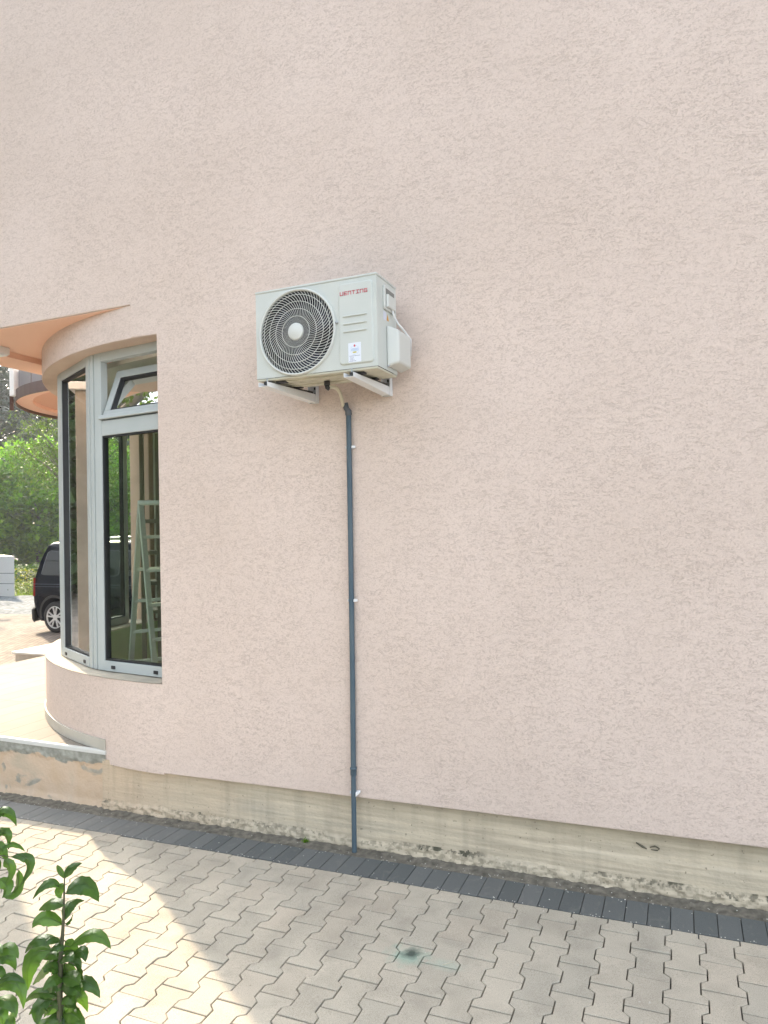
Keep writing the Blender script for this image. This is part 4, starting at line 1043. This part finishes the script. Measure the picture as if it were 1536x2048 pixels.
# hedge, yellow flowering shrub, kerb wall, tall grass
hd = empty('hedge', gp(40, 27), 'low green hedge between the white cabin and the van', 'hedge')
b = MB(); rng = random.Random(9); p0 = gp(12, 27.5); p1 = gp(120, 27.5); pts = []
for i in range(3600):
    t = rng.random(); c_ = p0.lerp(p1, t); pts.append(c_ + Vector((rng.gauss(0, .2), rng.gauss(0, .25), rng.random()**.7*(.95+.12*math.sin(t*17)))))
leafcloud(b, pts, .09, rng, aspect=.7); b.build('foliage', L_dark, hd, color=True, fix=False)
b = MB()
for i in range(9): c_ = p0.lerp(p1, i/8); b.tube([c_, c_+Vector((rng.uniform(-.1, .1), 0, .5))], [.02, .008], 5)
b.build('stem', mat('hedge_stem', (.08, .06, .04), .9), hd)
for (px, dd, h, w_, lab, mt_, nm) in ((50, 26.2, .95, .22, 'yellow flowering plant standing in front of the hedge', leaf_mat('yellow_bloom', (.36, .30, .02), (.08, .14, .02), .3), 'flowering_plant'), (52, 25, .50, .55, 'pale green tuft of tall weeds in front of the hedge', leaf_mat('weed_leaf', (.10, .14, .05), (.16, .19, .08), .3), 'weed_tuft')):
    t = empty(nm, gp(px, dd), lab, 'plant'); b = MB(); c_ = gp(px, dd)
    pts = [c_ + Vector((rng.gauss(0, w_), rng.gauss(0, w_), rng.random()**.8*h)) for _ in range(420 if nm == 'flowering_plant' else 700)]
    leafcloud(b, pts, .085, rng, aspect=.35); b.build('foliage', mt_, t, color=True, fix=False)
    b = MB()
    for q in range(7): b.tube([c_+Vector((rng.gauss(0, w_*.3), 0, 0)), c_+Vector((rng.gauss(0, w_*.6), 0, h*.8))], [.008, .003], 5)
    b.build('stem', bpy.data.materials['hedge_stem'], t)
kw = MB(); q0 = gp(-400, 40.5); q1 = gp(520, 39.5); kw.bar(q0+Z*.17, q1+Z*.17, .25, .42, up=Z)
o = kw.build('low_wall', plaster('kerb_stone', (.30, .29, .26), (.40, .38, .34), 2)); tag(o, 'low grey stone kerb wall running behind the hedge', 'wall')
lw = MB(); a0, a1, a2, a3 = gp(-500, 23.2), gp(330, 23.2), gp(700, 75), gp(-900, 75)
V = []; NN = 30
for i in range(NN+1):
    for j in range(NN+1):
        p = a0.lerp(a1, i/NN).lerp(a3.lerp(a2, i/NN), j/NN); V.append(Vector((p.x, p.y, gz(max(p.x, -60))+.006)))
lw.add(V, [(i*(NN+1)+j, (i+1)*(NN+1)+j, (i+1)*(NN+1)+j+1, i*(NN+1)+j+1) for i in range(NN) for j in range(NN)])
tag(lw.build('meadow', M['grass']), kind='structure')
gb = MB()
for i in range(9000):
    p = a0.lerp(a1, rng.uniform(.42, .85)).lerp(a3.lerp(a2, rng.uniform(.42, .8)), rng.random()**2*.4); z = gz(max(p.x, -60)); h = rng.uniform(.05, .14)
    gb.cur = (rng.random(), 0, 0, 1); w2 = Vector((rng.uniform(-1, 1), rng.uniform(-1, 1), 0)).normalized()*.02
    gb.add([Vector((p.x, p.y, z))-w2, Vector((p.x, p.y, z))+w2, Vector((p.x+rng.gauss(0, .04), p.y+rng.gauss(0, .04), z+h))], [(0, 1, 2)])
tag(gb.build('grass', leaf_mat('grass_blade', (.09, .14, .03), (.17, .20, .06), .4), color=True, fix=False), 'short sunlit grass beyond the gravel', 'grass', kind='stuff')

# ------------------------------------------------------------ apple saplings in the foreground
L_apple = leaf_mat('apple_leaf', (.018, .075, .016), (.11, .23, .03), .38, .27, vein=True)
def zc(x, y): return (x/4.572, 1600+y/4.572)
def leaf(b, p0, pm_, p1, wd, rng, face, fold=.35):
    n = 12; m_ = 7; b.cur = (rng.random(), 0, 0, 1); tone = rng.random()
    pts = [p0*(1-t)**2 + pm_*2*t*(1-t) + p1*t*t for t in [i/n for i in range(n+1)]]
    V = []
    for i, p in enumerate(pts):
        t = i/n; d = (pts[min(i+1, n)]-pts[max(i-1, 0)]).normalized()
        sdv = d.cross(face).normalized(); nv = sdv.cross(d).normalized()
        prof = (math.sin(math.pi*min(1, t**.82)))**.75 if 0 < t < 1 else .02
        ser = 1 + (.05 if i % 2 else -.03)
        for j in range(m_):
            s_ = (j/(m_-1)-.5)*2
            V.append(p + sdv*(s_*wd*.5*prof*ser) - nv*(abs(s_)*wd*.5*prof*fold) + nv*.0012*math.sin(i*2.1+abs(s_)*5))
    base = len(b.v)
    b.v += V
    for i in range(n):
        for j in range(m_-1):
            b.f.append([base+i*m_+j, base+(i+1)*m_+j, base+(i+1)*m_+j+1, base+i*m_+j+1]); b.sm.append(True)
            b.c.append((tone, 0, 0, 1))
    # raised midrib
    b.cur = (tone, 1, 0, 1)
    nv0 = face*.0012
    b.tube([q + nv0 for q in pts[::3]], [.0011, .0010, .0008, .0005, .0003][:len(pts[::3])], 5)
def sapling(name, label, stem, leaves, seed, D=1.9, extra=None):
    rng = random.Random(seed)
    S = [at(*zc(*p), D) for p in stem]; foot_ = Vector((S[-1].x+.01, S[-1].y, gz(S[-1].x)))
    t = empty(name, foot_, label, 'sapling', None)
    b = MB(); pts = S + [S[-1].lerp(foot_, .5), foot_]; nS = len(pts)
    b.tube(pts, [.0016 + .0085*(i/(nS-1)) for i in range(nS)], 10)
    b2 = MB()
    def stem_at(p):
        zt__ = p.z + .004
        for i in range(len(pts)-1):
            if pts[i].z >= zt__ >= pts[i+1].z: return pts[i].lerp(pts[i+1], (pts[i].z-zt__)/(pts[i].z-pts[i+1].z+1e-9))
        return pts[0]
    for lf in leaves:
        (x0, y0), (xm, ym), (x1, y1), wd = lf[0], lf[1], lf[2], lf[3]
        d0 = D + rng.uniform(-.012, .012); d1 = d0 + (lf[4] if len(lf) > 4 else rng.uniform(-.04, .04))
        p0 = at(*zc(x0, y0), d0); p1 = at(*zc(x1, y1), d1); pm_ = at(*zc(2*xm-(x0+x1)/2, 2*ym-(y0+y1)/2), (d0+d1)/2)
        fc = (Vector((rng.uniform(-.25, .25), 0, 1)) - fw*rng.uniform(.5, 1.0)).normalized()
        leaf(b2, p0, pm_, p1, wd/4.572/F*D*1.15, rng, fc)
        sp = stem_at(p0); b.tube([sp, sp.lerp(p0, .6)+Vector((0, 0, .002)), p0], [.0014, .0012, .0009], 6)
    b.build('stem', mat('green_bark', (.065, .070, .035), .6) if 'green_bark' not in bpy.data.materials else bpy.data.materials['green_bark'], t)
    b2.build('foliage', L_apple, t, color=True, fix=False)
    return t
LV = [((592,718),(545,640),(520,595),42), ((598,715),(640,630),(750,575),75), ((545,800),(430,760),(300,905),80), ((600,860),(770,765),(905,930),165),
 ((600,1095),(640,940),(770,920),120,.06), ((590,965),(460,940),(355,1010),110), ((575,1140),(400,1075),(295,1170),115), ((600,1135),(640,1100),(665,1050),50),
 ((640,1345),(850,1225),(1015,1360),110), ((470,1370),(285,1450),(255,1740),170), ((545,1300),(345,1275),(230,1400),100), ((560,1290),(490,1255),(405,1315),75),
 ((600,1290),(650,1370),(640,1470),110), ((660,1440),(745,1385),(782,1480),95), ((520,1480),(400,1530),(300,1690),150,.05), ((590,1500),(575,1600),(600,1680),95),
 ((680,1500),(720,1600),(700,1740),110,.05), ((560,1740),(480,1690),(385,1790),105), ((600,1740),(780,1660),(915,1810),120), ((600,1850),(710,1790),(800,1940),110),
 ((480,1830),(360,1880),(345,2060),150), ((520,1800),(350,1760),(225,1855),75), ((550,1880),(600,1960),(600,2080),120), ((560,1990),(470,2010),(440,2130),130),
 ((400,1900),(330,1890),(265,1965),70), ((540,1560),(500,1640),(560,1760),90,.05), ((585,770),(540,830),(560,900),80), ((540,1400),(470,1450),(400,1590),90,.06),
 ((620,1500),(690,1470),(740,1560),80), ((545,1620),(620,1650),(660,1760),120,.04), ((540,1900),(480,1850),(400,1990),110,.05), ((560,2050),(680,2000),(780,2110),110),
 ((540,2080),(380,2060),(250,2150),110), ((560,2160),(640,2150),(700,2260),110), ((530,2180),(430,2200),(350,2300),110)]
rl = random.Random(77)
for q in range(26):
    y0 = 1380 + q*34; x0 = 560 + rl.uniform(-25, 35); sgn = 1 if q % 2 else -1
    ln_ = rl.uniform(90, 200); x1 = x0 + sgn*ln_; y1 = y0 + rl.uniform(-20, 130)
    LV.append(((x0, y0), ((x0+x1)/2, (y0+y1)/2 - rl.uniform(20, 60)), (x1, y1), rl.uniform(70, 120), rl.uniform(-.07, .07)))
sapling('apple_sapling', 'young apple sapling with one upright leafy shoot in the lower left corner', [(590,715),(585,900),(580,1100),(570,1250),(555,1450),(550,1700),(545,2048)], LV, 5)
LV2 = [((-90,200),(40,95),(150,238),95), ((-70,170),(30,80),(145,165),60), ((-90,330),(30,290),(78,450),110), ((-60,500),(90,400),(228,468),60), ((40,540),(90,640),(50,770),90),
 ((100,520),(270,560),(175,800),80), ((170,640),(150,820),(35,888),95), ((-10,720),(60,790),(20,895),100), ((-60,420),(0,440),(70,560),90), ((-80,1440),(70,1350),(168,1450),100), ((-60,1490),(60,1430),(142,1560),110),
 ((-40,1700),(90,1610),(228,1682),60), ((-50,1740),(150,1680),(212,1912),110), ((-70,1850),(80,1840),(147,1995),100), ((-60,1950),(0,1960),(40,2100),120), ((-80,1360),(-30,1350),(25,1400),70), ((-90,600),(-40,560),(0,640),90),
 ((-90,1600),(-20,1560),(60,1640),90), ((-40,2050),(60,2000),(130,2120),110)]
sapling('apple_sapling', 'apple sapling cut by the left edge of the photo, only leaf tips showing', [(-60,60),(-70,300),(-80,600),(-90,900),(-95,1300),(-95,1700),(-95,2048)], LV2, 8, 1.85)

# small weed at the foot of the plinth and a pale straw on the pavers
wd_ = empty('weed', (-2.13, -.01, gz(-2.1)), 'tiny green weed growing at the foot of the concrete plinth', 'weed')
b = MB(); rng = random.Random(4)
leafcloud(b, [Vector((-2.13+rng.gauss(0, .008), -.005+rng.gauss(0, .006), gz(-2.1)+.008+rng.random()*.014)) for _ in range(60)], .012, rng, aspect=.6)
b.build('leaves', L_rob, wd_, color=True, fix=False)
b = MB(); b.tube([(-.988, -.872, -.012), (-.97, -.858, -.009), (-.950, -.842, -.010)], .0014, 6)
tag(b.build('straw', mat('pale_straw', (.60, .55, .45), .8)), 'thin pale straw lying on the pavers beside the green stain', 'straw')

# ------------------------------------------------------------ summer haze
hb = MB(); hb.box(-95, 14, -30, 100, -3.5, 26)
hm = bpy.data.materials.new('haze'); hm.use_nodes = True; t = hm.node_tree; t.nodes.clear()
o_ = t.nodes.new('ShaderNodeOutputMaterial'); pv_ = t.nodes.new('ShaderNodeVolumePrincipled')
pv_.inputs['Color'].default_value = (.88, .93, 1, 1); pv_.inputs['Density'].default_value = .0008; pv_.inputs['Anisotropy'].default_value = .3
t.links.new(pv_.outputs[0], o_.inputs['Volume'])
tag(hb.build('haze', hm), 'thin pale summer haze over the yard and trees', 'haze', kind='stuff')
